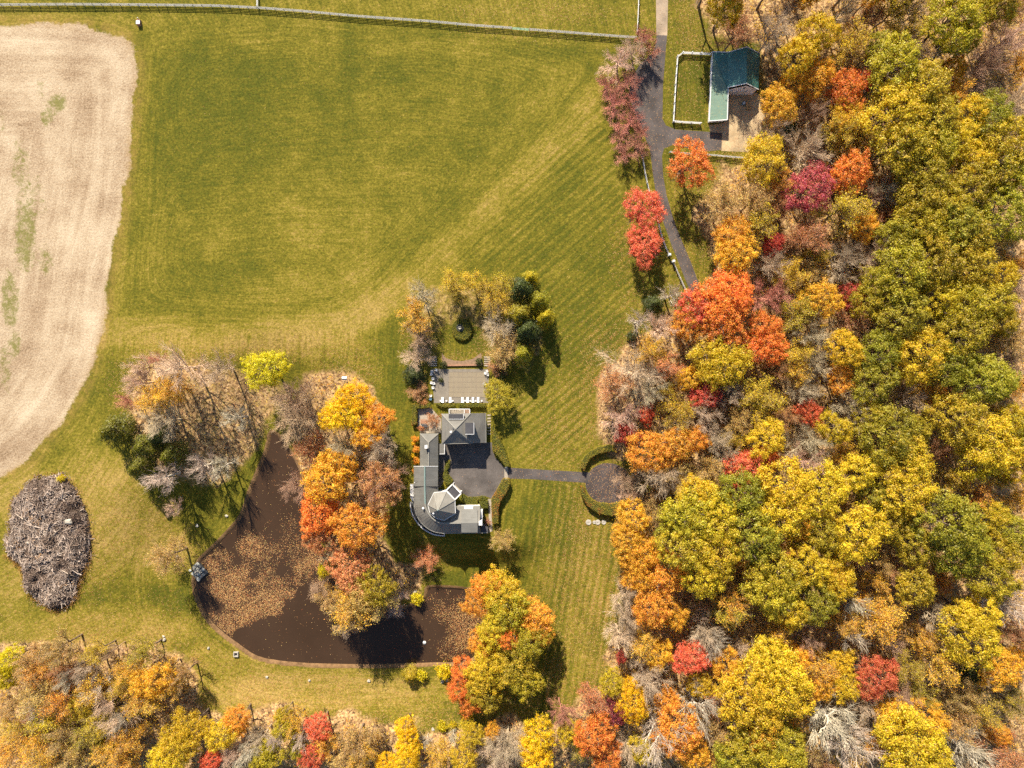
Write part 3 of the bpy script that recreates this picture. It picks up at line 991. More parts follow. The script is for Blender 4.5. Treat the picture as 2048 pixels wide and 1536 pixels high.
def plant(px, py, rpx, kind, colour, h=None):
    rm = rpx * MPP
    if h is None:
        h = {"broad": 11.5 + 1.55 * rm, "leafy": 6.5 + 1.75 * rm, "sparse": 7.0 + 1.7 * rm, "bare": 7.0 + 1.7 * rm, "evergreen": 3.0 + 1.6 * rm, "shrub": .5 + 1.15 * rm}[kind]
    hc = h * {"broad": .74, "leafy": .70, "sparse": .64, "bare": .60, "evergreen": .5, "shrub": .5}[kind]
    x, y, z = G(px, py, hc)
    z -= hc
    rm *= (CAM_H - hc - z) / CAM_H
    key = kind + "_s" if (kind + "_s" in PROTO and rm < 3.6) else kind
    if kind == "bare" and colour == "white" and rm > 3.2:
        key = "limby"
    lst = PROTO[key]
    k = _count[key] = _count.get(key, -1) + 1
    trunk, crown, r0, h0 = lst[(k * 5 + int(px * 7 + py * 3)) % len(lst)]
    name = {"broad": "broadleaf_tree", "leafy": "autumn_tree", "sparse": "sparse_tree", "bare": "bare_tree", "evergreen": "evergreen_tree", "shrub": "shrub"}[kind]
    root = bpy.data.objects.new(name, None)
    root.empty_display_size = .5
    COL.objects.link(root)
    root.location = (x, y, z - 0.05)
    rnd = random.Random(int(px * 131 + py * 17))
    fit = {"broad": 1.08, "leafy": 1.04, "sparse": .98, "bare": 1.0, "evergreen": .9, "shrub": .9}[kind]
    sr = rm / r0 * fit
    root.scale = (sr * rnd.uniform(.93, 1.07), sr * rnd.uniform(.93, 1.07), h / h0)
    root.rotation_euler = (0, 0, rnd.uniform(0, 6.283))
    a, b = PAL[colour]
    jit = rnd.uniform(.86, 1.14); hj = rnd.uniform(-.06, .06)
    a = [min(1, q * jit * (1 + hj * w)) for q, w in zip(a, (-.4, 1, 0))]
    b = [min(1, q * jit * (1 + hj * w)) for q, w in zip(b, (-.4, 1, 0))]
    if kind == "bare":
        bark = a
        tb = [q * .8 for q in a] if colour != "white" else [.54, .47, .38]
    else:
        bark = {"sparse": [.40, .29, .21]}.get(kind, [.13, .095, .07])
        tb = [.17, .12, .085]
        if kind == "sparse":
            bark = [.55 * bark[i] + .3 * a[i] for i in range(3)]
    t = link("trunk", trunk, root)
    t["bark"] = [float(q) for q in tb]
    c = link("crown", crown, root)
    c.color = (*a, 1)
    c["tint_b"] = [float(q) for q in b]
    c["bark"] = [float(q) for q in bark]
    TREES.append([root, px, py, rpx, kind, colour])
    return root

# ------------------------------------------------------------------ the trees: crown centre in photo pixels, crown radius
def grove(kind, colour, spec, h=None):
    for it in spec.split(","):
        w = it.split()
        plant(float(w[0]), float(w[1]), float(w[2]), kind, colour, float(w[3]) if len(w) > 3 else h)


# right-hand wood, domed crowns
grove("broad", "olive", """1906 38 58,1940 8 45,1922 78 32,1790 135 55,1838 178 55,1860 236 50,1812 282 58,1868 288 46,1843 322 46,2018 282 50,2008 334 46,
1852 354 46,1938 374 46,1837 406 46,1893 412 46,1843 450 44,1938 474 44,1805 546 55,1868 520 54,1938 532 46,1754 568 36,1932 608 46,1985 602 40,
1922 670 50,2000 644 32,1745 834 32,1916 838 50,1830 863 30,1776 1040 36,1827 1085 40,2001 1104 42,1979 1154 46,1545 1186 46,1552 1145 46,
1383 1028 50,1368 1094 50,1647 1066 38,1495 1490 50,1830 1170 38,1732 610 30""")
grove("broad", "green", """1757 92 26,1980 236 42,1795 472 36,2030 368 42,2010 428 48,1906 454 50,1805 628 50,1757 704 40,1750 762 42,1906 732 44,1963 762 48,2000 768 32,
1773 873 52,1742 990 34,1479 986 46,1507 1066 52,1900 1050 68,1919 1098 50,2017 1066 36,1345 1043 32,1634 1205 38,1567 1493 42,1472 1520 38,2033 860 36""")
grove("broad", "yellow", """1632 66 38,1598 110 36,1790 222 56,1940 232 36,1912 286 40,1950 322 36,2002 551 30,1878 596 40,1690 700 36,1840 712 50,1530 878 38,1669 858 32,
1720 942 40,1811 922 46,1811 978 54,1985 892 54,1963 918 40,1571 970 52,1647 983 46,1565 1028 48,1432 1040 50,1432 1112 48,1716 1066 50,1982 1034 30,
1615 1132 42,1577 1224 36,1393 987 34,1408 1155 40,1957 1232 42,1939 1280 55,1928 1218 26,1560 1353 58,1532 1317 36,1567 1392 50,1527 1418 45,
1495 1393 58,1548 1526 45,1821 1488 60,1848 1520 45,1672 1158 38,2036 934 32,2020 850 34,1789 1466 34""")
grove("broad", "gold", "1596 1052 26,1516 1459 40,1668 1160 26")
# right-hand wood, autumn crowns
grove("leafy", "yellow", "1450 19 38 15,1527 320 46,1439 724 54,1447 728 44,1223 1367 27,1401 1370 28,1682 1322 26,1687 1370 33,1137 1463 24,927 1519 28,945 1471 25,935 1448 15,1280 1500 28")
grove("leafy", "bright yellow", "1264 1407 35,1261 1371 18,1074 1473 38,1071 1510 36,811 1458 25,816 1486 27,811 1519 32,771 1525 21,707 797 38,698 828 40,668 831 30")
grove("leafy", "gold", """1634 150 38,1590 168 33,1555 214 40,1694 236 38,1906 140 28,1726 452 33,1473 507 42,1640 600 42,1383 757 28,1264 1038 40,1256 1086 38,1282 1111 38,
1276 1155 32,1317 1308 30,1452 1332 34,2000 1338 40,1784 1426 33,1856 1432 38,1381 1504 36,1636 1372 32,1596 1311 30,2038 1312 26,1345 1231 30,985 1463 18,
655 958 52,684 932 36,734 869 32,303 1363 40""")
grove("leafy", "amber", "1463 470 40,1373 651 36,1295 905 43,1345 891 43,1390 880 30,1307 1216 45,1337 1144 43,1355 1460 54,1332 1398 24,755 834 32,716 1052 50,474 1441 30,1995 1467 26,1685 762 33")
grove("leafy", "orange", "1692 182 42,1786 100 16,1440 612 54,1454 592 54,1533 662 40,1530 694 40,1447 652 48,1216 1517 36,1190 1468 46,636 1026 46,1381 328 48 13.5,1700 346 44,1527 920 32")
grove("leafy", "coral", "1722 160 23,1393 617 42,1618 827 28,1752 1352 43,1380 1317 36,1290 418 42 10,1288 488 40 9.5,1495 934 42,637 1455 28,624 1511 28,422 1520 22,1292 828 20")
grove("leafy", "red", "1545 494 21,1710 596 31,1419 783 28,1408 791 30,1254 870 26,1548 482 20,1243 1313 12")
grove("leafy", "crimson", "1618 378 48")
grove("leafy", "maroon", "1223 1423 30")
grove("leafy", "lime", "530 738 45 14,18 1322 30,13 1357 24,651 1138 17")
grove("leafy", "olive", "997 793 33 7,2000 22 36,216 1488 22,568 1458 23,568 1428 17,532 1511 30,600 1498 20,530 1516 22,163 1412 30")
# half-bare crowns
grove("sparse", "gold", """1905 190 32,2030 524 30,2036 1000 28,1590 745 32,1749 1238 48,1757 1223 44,1748 1161 26,1842 1274 32,1869 1325 46,1454 1208 42,1287 1284 36,
310 797 36,347 780 36,709 1213 46,2033 776 30,1634 1333 38,1307 706 36,66 1480 44,20 1500 36,590 1446 26""")
grove("sparse", "yellow", """1790 15 45,1697 86 42,1680 266 40,1685 421 50,1520 444 40,1628 511 27,1580 549 36,1596 625 42,1596 704 36,1517 789 46,1522 808 46,1352 828 40,
1472 879 26,1332 778 20,1812 66 36,195 1304 26,237 1381 24""")
grove("sparse", "olive", "1808 1338 33,1968 1424 40,2022 1405 36,1460 1218 40,918 590 20 8,285 1306 36,1157 1491 26,1842 1382 30,184 1468 36")
grove("sparse", "tan", """1447 406 46,1508 402 42,2026 681 36,1302 1038 34,1917 1445 42,1431 1454 40,1003 1080 26 6,338 1113 38,710 1486 40,698 1517 36,742 1464 22,
79 1389 40,158 1508 36,1363 957 36,1421 947 36,137 1468 40,364 1350 30""")
grove("sparse", "rust", "1473 64 36 17,1732 38 30,1618 479 40,1602 471 40,2030 15 32,1704 640 32,137 1344 28,995 731 22 4,868 840 18 5,66 1428 22,836 780 22 3")
grove("sparse", "salmon", "1230 771 40,1183 1398 38,1429 1403 36,2008 1507 46,852 1119 28 5,623 897 38,652 1062 30,1337 734 34")
grove("leafy", "salmon", "702 1140 48 17,640 1080 34")
grove("leafy", "olive", "754 1172 38 18")
grove("leafy", "tan", "724 1196 38 18")
grove("leafy", "rust", "762 972 44")
grove("bare", "brown", "1262 990 34 8,1250 958 26 7,768 962 48,1275 962 30 9")
grove("sparse", "tan", "706 1216 52 16,660 1190 34,765 1200 38 16")
# leafless crowns
grove("bare", "grey", """1577 20 40,1545 66 36 20,1685 25 36,1822 30 36,1820 105 34,1536 262 36,1760 384 36,1545 529 38,1685 521 42,1622 673 40,1628 728 36,1454 789 36,1602 783 38,
1700 801 40,1811 805 38,1622 885 46,1704 843 38,1602 1085 26,1434 879 38,1454 916 34,1317 952 44,1408 1264 38,1292 1353 46,1254 1492 36,1015 1490 44,
1408 833 38,1357 858 30,1294 785 40,686 897 36,764 897 38,326 842 42,1000 658 46 10,846 592 36 10,521 1480 30,174 1336 32,1875 1240 40,665 1101 28,702 1250 26,
996 1516 40,1014 1485 34,1459 782 32,1727 1408 30""")
grove("bare", "pinkish", """2010 80 46,1615 302 48,1748 516 40,1264 748 64 17,1243 833 40,357 732 50,280 736 30,274 764 30,440 736 34,216 1400 36,237 1437 36,1239 124 38 8,1268 100 30 8,
1322 660 36,348 1015 20 7,786 1202 36 4,1475 1301 28,1400 1219 19,1249 1191 36,1250 1231 36,1241 1271 33,835 715 34 6""")
grove("bare", "reddish", "1535 592 42,1288 80 30 7,1229 207 31 6,1259 246 35 6,1274 290 31 6,1284 266 20 5,1215 172 26 6,1250 165 30 6,1300 105 24 6,1240 275 26 5,1262 205 24 6,1249 312 22 5,257 806 22,315 717 16,975 1043 9 2,1122 1425 30")
grove("bare", "brown", "1970 136 46,1628 229 30,596 830 62,590 800 50,838 673 32 9,224 1301 16,1735 395 30,596 968 36,644 1172 26")
grove("bare", "white", """1887 100 38,2020 1208 46,1315 1467 60,1393 1416 50,1419 1276 38,1660 1431 60,1693 1486 54,1928 1499 54,
326 954 36,405 931 32,445 931 26,472 836 28,1280 641 28,1342 590 26,1704 1201 33,1700 1274 28,500 1500 34,853 1482 12 7,905 1472 12 8""")
grove("bare", "pinkish", "2015 212 46,2033 586 36,1615 924 42,470 1500 30")
# evergreens and shrubs
grove("evergreen", "dark olive", "232 861 38 11,297 892 34 11,347 909 30 10,280 936 26 9")
grove("evergreen", "green", "1038 630 36 11,1077 604 26 10,1045 709 25 9")
grove("evergreen", "dark green", "1042 578 32 11,1053 661 31 11,828 750 24 5,320 875 24 10,1309 608 22 6")
grove("evergreen", "olive", "1061 557 20 8,1090 635 22 10,820 1349 20 4")
grove("shrub", "lime", "843 1350 14,887 1343 19,834 1197 15,885 1453 12,906 1450 9,123 957 9")
grove("shrub", "amber", "831 878 8,832 899 8,832 921 9,829 942 6")
grove("shrub", "bright yellow", "827 887 5,826 912 5")
grove("shrub", "dark green", "1264 672 12,1577 260 20,999 750 15,1939 1348 28,887 729 9 1.6,958 723 9 1.6,882 760 6 1.2")
grove("shrub", "rust", "848 806 9,842 856 7")

# the big multi-coloured stand beside the pond
grove("broad", "yellow", "1005 1190 42 17,989 1264 36 18,978 1326 38 17,974 1352 40 16")
grove("broad", "olive", "1017 1220 44 18,1056 1284 36 18,1028 1322 42 18,1046 1358 37 16,968 1386 32 14")
grove("leafy", "amber", "974 1170 32 15,954 1206 30 14,1069 1232 37 16,1081 1260 30 15,968 1288 30 15")
grove("leafy", "orange", "929 1342 30 13,920 1375 26 12,944 1404 27 12,1015 1273 25 18.5")

grove("sparse", "tan", "116 1297 38,68 1322 36,1005 697 42 9,26 1409 28")
grove("sparse", "amber", "87 1341 34,127 1404 38")
grove("sparse", "gold", "330 1344 28,290 1400 38,258 1480 38,253 1517 36,343 1378 28,829 633 42 10")
grove("sparse", "yellow", "905 563 28 10,975 573 24 10,946 566 28 10,1004 574 28 10,995 608 36 10,100 1450 40,200 1440 36,40 1450 36")
grove("leafy", "yellow", "443 1468 34,382 1455 36,356 1488 40,337 1516 38")
grove("sparse", "gold", "225 1500 36,105 1510 40,185 1380 34,250 1340 30,650 1488 26,730 1510 34,880 1510 30")
grove("bare", "white", "200 1372 26 15,92 1420 26 15,250 1432 26 15,148 1350 24 14,560 1475 22 13,610 1470 22 13")
# trees at and just beyond the top edge, which shade the ground behind the barn
grove("broad", "olive", "1432 -58 42 22,1505 -70 46 22,1560 -52 42 22,1640 -60 46 22,1725 -55 44 22,1805 -62 46 22,1990 -45 46 22")
grove("leafy", "gold", "1475 -30 30 20,1605 -20 32 20,1760 -28 32 20,1865 -35 36 20")
# filler: leafless and half-bare trees in the gaps of the wood
_have = np.array([(t[1], t[2], t[3]) for t in TREES], float)
_rf = random.Random(5)
_n = 0
for _k in range(4000):
    if _n >= 46: break
    qx, qy = _rf.uniform(1400, 2046), _rf.uniform(2, 1534)
    X_, Y_ = P2(qx, qy)
    if float(sdist(FOREST, np.array([X_]), np.array([Y_]))[0]) > -6: continue
    if np.min(np.hypot(_have[:, 0] - qx, _have[:, 1] - qy) - _have[:, 2] * .82) < 12: continue
    rr_ = _rf.uniform(24, 36)
    kind_, col_ = _rf.choice([("bare", "brown"), ("sparse", "amber"), ("sparse", "rust"), ("sparse", "tan"), ("sparse", "yellow"), ("sparse", "gold")])
    plant(qx, qy, rr_, kind_, col_, _rf.uniform(11, 16))
    _have = np.vstack([_have, (qx, qy, rr_)])
    _n += 1

# ------------------------------------------------------------------ labels of the trees
ORD = ["first", "second", "third", "fourth", "fifth", "sixth", "seventh", "eighth", "ninth", "tenth", "eleventh", "twelfth", "thirteenth",
       "fourteenth", "fifteenth", "sixteenth"]
KINDW = {"broad": "domed %s tree", "leafy": "leafy %s tree", "sparse": "half-bare %s tree", "bare": "leafless %s tree", "evergreen": "%s evergreen", "shrub": "low %s shrub"}
CNAME = {"tan": "straw-coloured"}


def region(x, y):
    if y < 0: return "at the very top edge"
    if 790 < x < 1115 and 520 < y < 825: return "around the pool garden"
    if 800 < x < 1040 and 825 <= y < 1130: return "close by the grey house"
    if 195 < x < 520 and 690 < y < 1130 and not (x > 500): return "in the copse above the pond"
    if 500 <= x < 800 and 690 < y < 900: return "on the pond's upper neck"
    if 560 <= x < 860 and 900 <= y < 1080: return "between pond and house"
    if 560 <= x < 870 and 1080 <= y < 1270: return "on the pond's central spit"
    if 800 < x < 1110 and 1140 < y < 1420: return "beside the pond's right end"
    if x < 200 and y < 1250: return "at the brush pile"
    if x < 200: return "in the bottom left corner"
    if x < 400 and y > 1250: return "in the wood below the pond"
    if x < 700 and y > 1400: return "at the bottom edge, left half"
    if x < 1040 and y > 1400: return "at the bottom edge, middle"
    if x < 1340 and y < 560: return "along the upper driveway"
    if x < 1420 and 560 <= y < 780: return "where the driveway enters the wood"
    if x < 1400 and 780 <= y < 1000: return "just around the round turnaround"
    if x < 1400 and 1000 <= y < 1250: return "bordering the striped lawn"
    if x < 1330 and y >= 1250: return "at the striped lawn's foot"
    if y < 130 and x < 1660: return "behind the teal barn"
    if y < 300 and x < 1660: return "right of the barn yard"
    if y < 560 and x < 1560: return "below the barn fence"
    cols = [(1560, "left"), (1720, "inner"), (1880, "middle"), (3000, "outer")]
    band = [(150, "top"), (300, "upper"), (460, "high"), (620, "central"), (780, "middle"), (930, "lower"), (1080, "low"), (1240, "bottom"), (1400, "deep"), (3000, "last")]
    if x >= 1880:
        if y < 150: return "in the top right corner"
        if y < 380: return "at right edge, level with barn"
        if y < 620: return "at right edge, below barn level"
        if y < 860: return "at right edge, level with pool"
        if y < 1120: return "at right edge, level with house"
        if y < 1330: return "at right edge, level with pond"
        return "in the bottom right corner"
    if x >= 1720:
        if y < 150: return "in the wood's top middle"
        if y < 330: return "in mid wood level with barn"
        if y < 520: return "in mid wood below barn level"
        if y < 700: return "in mid wood above pool level"
        if y < 900: return "in mid wood, pool level"
        if y < 1100: return "in mid wood level with house"
        if y < 1300: return "in mid wood level with pond"
        return "in mid wood, bottom edge"
    if x >= 1560:
        if y < 330: return "in inner wood, barn level"
        if y < 560: return "in inner wood below barn"
        if y < 760: return "in inner wood above pool level"
        if y < 930: return "in inner wood, pool level"
        if y < 1120: return "in inner wood, house level"
        if y < 1300: return "in inner wood, pond level"
        return "in inner wood, bottom edge"
    if y < 760: return "in wood edge, garden level"
    if y < 930: return "in wood edge, pool level"
    if y < 1120: return "in wood edge, house level"
    if y < 1300: return "in wood edge, pond level"
    return "in wood edge, bottom edge"


def label_trees():
    d = {}
    for t in TREES:
        w = KINDW[t[4]] % CNAME.get(t[5], t[5])
        d.setdefault((w, region(t[1], t[2])), []).append(t)
    for (w, rg), lst in d.items():
        lst.sort(key=lambda t: (t[2], t[1]))
        for i, t in enumerate(lst):
            if len(lst) == 1:
                lab = f"{w} {rg}"
                if len(lab.split()) < 4: lab = "single " + lab
            elif len(lst) == 2:
                lab = f"{'upper' if i == 0 else 'lower'} of the two {w}s {rg}"
            else:
                lab = f"{w}, {ORD[i]} from the top of {len(lst)} {rg}"
            tag(t[0], lab, "shrub" if t[4] == "shrub" else "tree", {"broad": "domed green and yellow trees of the wood", "leafy": "bright autumn trees", "sparse": "half-bare trees", "bare": "leafless trees", "evergreen": "evergreens", "shrub": "garden and bank shrubs"}[t[4]])


label_trees()

# ------------------------------------------------------------------ undergrowth, fallen leaves, floating leaves
def scatter(n, poly_px_box, dens, seed):
    rng = np.random.default_rng(seed)
    x0, y0, x1, y1 = poly_px_box
    out = []
    got = 0
    while got < n:
        px = rng.uniform(x0, x1, 60000); py = rng.uniform(y0, y1, 60000)
        X = (px - 1024) * MPP; Y = (768 - py) * MPP
        keep = rng.uniform(0, 1, len(X)) < dens(X, Y)
        out.append(np.stack([X[keep], Y[keep]], 1)); got += keep.sum()
        if len(out) > 60: break
    return np.concatenate(out)[:n]


def flat_leaves(name, XY, z, size, seed, tilt=.25):
    rng = np.random.default_rng(seed)
    N = len(XY)
    c = np.concatenate([XY, z[:, None]], 1)
    n = unit(rng.normal(size=(N, 3)) * tilt + np.array([0, 0, 1]))
    v, q = leaf_quads(rng, c, n, size * rng.uniform(.6, 1.35, N), .7)
    return quadmesh(name, v, q, M_FALLEN, None, {"rnd": rng.uniform(0, 1, N)})


def fallen_density(X, Y):
    z = zones_q(X, Y)
    w = np.sin(2 * math.pi / 2.0 * (z["mow"] + vnoise(X, Y, 7, 4)))
    d = z["leafy"] * (1 + .8 * w * (z["stripe"] > .5)) + .05 + .12 * z["litter"]
    d *= (z["pond"] > .3) * (z["house"] > 1)
    d *= 1 - z["soil"]
    return np.clip(d, 0, 1)


XY = scatter(110000, (0, 0, 2048, 1536), fallen_density, 3)
o = link("fallen_leaves", flat_leaves("fallen_leaves", XY, ground_q(XY[:, 0], XY[:, 1]) + .05, .072, 4))
tag(o, "tan and orange fallen leaves strewn over the lawns", "leaves", None, "stuff")

FLOAT = [(425, 1140, 34, 34, .75), (445, 1185, 42, 40, .95), (470, 1230, 45, 40, 1.0), (440, 1250, 40, 34, .9), (520, 1215, 45, 32, 1.0), (565, 1182, 42, 30, 1.0),
         (608, 1152, 34, 34, .95), (628, 1118, 28, 36, .85), (490, 1100, 30, 32, .9), (505, 1140, 34, 30, .75), (545, 1130, 50, 40, .40), (590, 1080, 40, 50, .30), (550, 1030, 50, 90, .05),
         (480, 1170, 50, 40, .8), (900, 1225, 50, 38, .5), (930, 1270, 42, 55, .8), (905, 1310, 34, 26, .5), (935, 1220, 30, 34, .8), (960, 1245, 30, 40, .8)]


def float_density(X, Y):
    b = blobs(X, Y, FLOAT)
    n = .62 * vnoise(X, Y, 4.5, 21) + .38 * vnoise(X, Y, 1.6, 22)
    d = b * smooth(.26, .70, n + b * .10) * .9 + .006
    inside = zones_q(X, Y)["pond"]
    cut = ((X - P2(640, 0)[0]) * .62 + (Y - P2(0, 1150)[1]) * -.78) * 0
    # the wind leaves a clean edge towards the open lower water
    ax, ay = P2(445, 1290); bx, by = P2(635, 1165)
    side = ((bx - ax) * (Y - ay) - (by - ay) * (X - ax)) / math.hypot(bx - ax, by - ay) + (vnoise(X, Y, 4, 31) - .35) * 5.0 + (vnoise(X, Y, 1.2, 32) - .5) * 1.5
    d = np.where((side < 0) & (X < P2(700, 0)[0]), .006, d)
    return d * (inside < -.6)


XY = scatter(24000, (370, 860, 985, 1350), float_density, 8)
o = link("floating_leaves", flat_leaves("floating_leaves", XY, np.full(len(XY), WATER_Z + .03), .082, 9, .06))
tag(o, "drifts of tan leaves floating on the brown pond", "leaves", None, "stuff")


def undergrowth():
    rng = np.random.default_rng(31)

    def dens(X, Y):
        z = zones_q(X, Y)
        return smooth(.72, .95, z["litter"]) * (.35 + .65 * vnoise(X, Y, 5, 6)) * (z["pond"] > 1) * (ldist(px_arr([(1322, 300), (1345, 440), (1395, 580), (1405, 640)]), X, Y) > 5)
    A = scatter(9600, (0, 0, 2048, 1536), dens, 12)
    N = len(A)
    z = ground_q(A[:, 0], A[:, 1])
    hgt = rng.uniform(.6, 4.6, N) * (.5 + vnoise(A[:, 0], A[:, 1], 8, 8))
    base = np.concatenate([A, z[:, None]], 1)
    top = base + np.stack([rng.normal(size=N) * .45, rng.normal(size=N) * .45, hgt], 1)
    p = [tubes(base, top, .03, .012, 3)]
    k = 5
    t = rng.uniform(.3, 1, (N * k, 1))
    s = np.repeat(base, k, 0) * (1 - t) + np.repeat(top, k, 0) * t
    e = s + unit(rng.normal(size=(N * k, 3)) + np.array([0, 0, .5])) * rng.uniform(.3, 1.1, (N * k, 1))
    p.append(tubes(s, e, .014, .008, 3))
    nt = sum(len(a[1]) for a in p)
    leafy = np.repeat(rng.uniform(0, 1, N) < .7, k)
    c = np.repeat(e[leafy], 3, 0)
    c = c + rng.normal(size=c.shape) * .22
    lq = leaf_quads(rng, c, unit(rng.normal(size=c.shape) * .6 + np.array([0, 0, .8])), rng.uniform(.09, .21, len(c)), .65)
    v, q = join(*p, lq)
    idx = np.concatenate([np.ones(nt), np.zeros(len(lq[1]))])
    rd = np.concatenate([np.zeros(nt), np.clip(vnoise(c[:, 0], c[:, 1], 9, 41) * .8 + rng.uniform(0, .3, len(c)), 0, 1)])
    m = NT("undergrowth_leaf")
    col = m.cramp(m.attr("rnd"), [(0.0, (.42, .18, .04)), (.3, (.66, .31, .035)), (.5, (.72, .42, .02)), (.7, (.60, .40, .025)), (.85, (.66, .22, .04)), (1, (.36, .28, .02))])
    d = m.n("ShaderNodeBsdfDiffuse", {"Color": col}); tr = m.n("ShaderNodeBsdfTranslucent", {"Color": col})
    sh = m.n("ShaderNodeMixShader", {0: .3, 1: d.outputs[0], 2: tr.outputs[0]})
    m.t.links.new(sh.outputs[0], m.out.inputs[0])
    tw = simple("undergrowth_twig", (.38, .26, .16), .9, .3, 1.0)
    o = link("undergrowth", quadmesh("undergrowth", v, q, [m.m, tw], idx, {"rnd": rd}))
    tag(o, "tangled saplings and brush on the floor of the wood", "undergrowth", None, "stuff")


undergrowth()

# ------------------------------------------------------------------ fences
_POST = {}
FENCE_Z = 1.35


def fence(name, label, pts, mat, spacing=2.44, rails=4, h=FENCE_Z, pw=.13, rw=.05, group="fences of the estate", skip=()):
    path = np.array([G(a, b)[:2] for a, b in pts])
    seg = np.linalg.norm(np.diff(path, axis=0), axis=1)
    L = np.concatenate([[0], np.cumsum(seg)])
    n = max(1, round(L[-1] / spacing))
    ds = np.linspace(0, L[-1], n + 1)
    X = np.interp(ds, L, path[:, 0]); Y = np.interp(ds, L, path[:, 1])
    Z = ground_z(X, Y)
    root = thing(name, label, "fence", (X[0], Y[0], Z[0]), group)
    key = (mat.name, h, pw, rw)
    if key not in _POST:
        v, f = box_vf(0, 0, h / 2, pw, pw, h)
        # chamfered cap
        b = len(v)
        v += [(-pw * .62, -pw * .62, h), (pw * .62, -pw * .62, h), (pw * .62, pw * .62, h), (-pw * .62, pw * .62, h), (0, 0, h + .07)]
        f += [(b, b + 1, b + 4), (b + 1, b + 2, b + 4), (b + 2, b + 3, b + 4), (b + 3, b, b + 4), (b + 3, b + 2, b + 1, b)]
        v2, f2 = box_vf(.5, 0, 0, 1, rw, .15)
        _POST[key] = (pymesh("post", v, f, mat), pymesh("rail", v2, f2, mat))
    pm, rm = _POST[key]
    rr = random.Random(n)
    ox, oy, oz = X[0], Y[0], Z[0]
    for i in range(n + 1):
        p = link("post", pm, root)
        p.location = (X[i] - ox, Y[i] - oy, Z[i] - oz)
        p.rotation_euler = (rr.uniform(-.02, .02), rr.uniform(-.02, .02), rr.uniform(0, .3))
        if i == n or i in skip: continue
        dx, dy, dz = X[i + 1] - X[i], Y[i + 1] - Y[i], Z[i + 1] - Z[i]
        ln = math.sqrt(dx * dx + dy * dy)
        for k in range(rails):
            zz = h * (.20 + .70 * k / max(1, rails - 1)) + rr.uniform(-.015, .015)
            r = link("rail", rm, root)
            nx, ny = -dy / ln, dx / ln
            r.location = (X[i] - ox + nx * .09, Y[i] - oy + ny * .09, Z[i] - oz + zz)
            r.rotation_euler = (0, -math.atan2(dz, ln) + rr.uniform(-.006, .006), math.atan2(dy, dx))
            r.scale = (ln * .992, 1, 1)
    return root


fence("board_fence", "long weathered board fence along the top of the green meadow",
      [(-30, 13), (150, 12), (300, 13), (440, 15), (520, 19), (600, 25), (720, 36), (850, 45), (950, 54), (1023, 59)], M_FENCE)
fence("board_fence", "short weathered board fence between green gate and red bushes", [(1059, 62), (1150, 69), (1240, 76), (1272, 78)], M_FENCE)
fence("board_fence", "white board fence running up beside the gravel drive", [(1274, 66), (1276, 30), (1278, -20)], M_WHITE)
fence("board_fence", "white board fence stub above the long meadow fence", [(517, 16), (517, -20)], M_WHITE)
fence("paddock_fence", "white paddock fence around grass left of the barn", [(1420, 110), (1354, 107), (1350, 160), (1345, 246), (1400, 249)], M_WHITE, pw=.2, rw=.11)
fence("board_fence", "grey board fence below the barn yard behind the orange tree", [(1338, 306), (1365, 309), (1420, 312), (1460, 316), (1488, 318)], M_FENCE)
fence("board_fence", "white board fence along the driveway bend beside red trees",
      [(1283, 312), (1289, 350), (1298, 390), (1313, 440), (1325, 485), (1336, 510)], M_WHITE)
fence("board_fence", "pale board fence beside lower driveway where it enters the wood", [(1345, 526), (1358, 556), (1372, 586), (1380, 603)], M_FENCE)

M_GREENM = simple("green_gate_paint", (.23, .36, .24), .5, .15, 1.0, .05)
gr = thing("farm_gate", "pale green tube farm gate in the meadow fence", "gate", G(1024, 59))
a = Vector(G(1024, 59.2)); b = Vector(G(1058, 62))
for k in range(5):
    z = Vector((0, 0, .25 + .24 * k))
    MB().bar(a + z, b + z, .07).o("bar", M_GREENM, gr)
for t in (0.01, .25, .5, .75, .99):
    q = a.lerp(b, t)
    MB().bar(q + Vector((0, 0, .22)), q + Vector((0, 0, 1.24)), .07).o("stile", M_GREENM, gr)

# ------------------------------------------------------------------ roofs
def roof_material(name, base, spec=.35, rough=.55, seam=0.45, ang=0.0, streak=None):
    m = NT(name)
    p = m.pos()
    f = m.noise(p, 0.35, 5, 0.65)
    vec = m.n("ShaderNodeMapping", {"Vector": p, "Rotation": (0, 0, ang), "Scale": (1, 1, 1)}).outputs[0]
    sx = m.n("ShaderNodeSeparateXYZ", {0: vec})
    st = m.noise(m.n("ShaderNodeCombineXYZ", {0: m.math('MULTIPLY', sx.outputs[0], 2.5), 1: m.math('MULTIPLY', sx.outputs[1], .18), 2: 0.0}).outputs[0], 1.0, 3, .6)
    w = m.math('FRACT', m.math('DIVIDE', sx.outputs[1], seam))
    line = m.math('GREATER_THAN', w, .9)
    v = m.math('ADD', m.ramp(f, .25, .75, .80, 1.2), m.ramp(st, .25, .75, -.12, .12))
    v = m.math('SUBTRACT', v, m.math('MULTIPLY', line, .10))
    c = m.hsv(base, .5, 1, v)
    if streak:
        c = m.mix(m.ramp(m.noise(p, 2.2, 5, .85), .54, .72, 0, .85), c, streak)
    b = m.bump(m.math('ADD', m.math('MULTIPLY', line, -.5), m.noise(p, 5, 2, .6)), .25, .03)
    return m.principled(c, rough, b, spec)


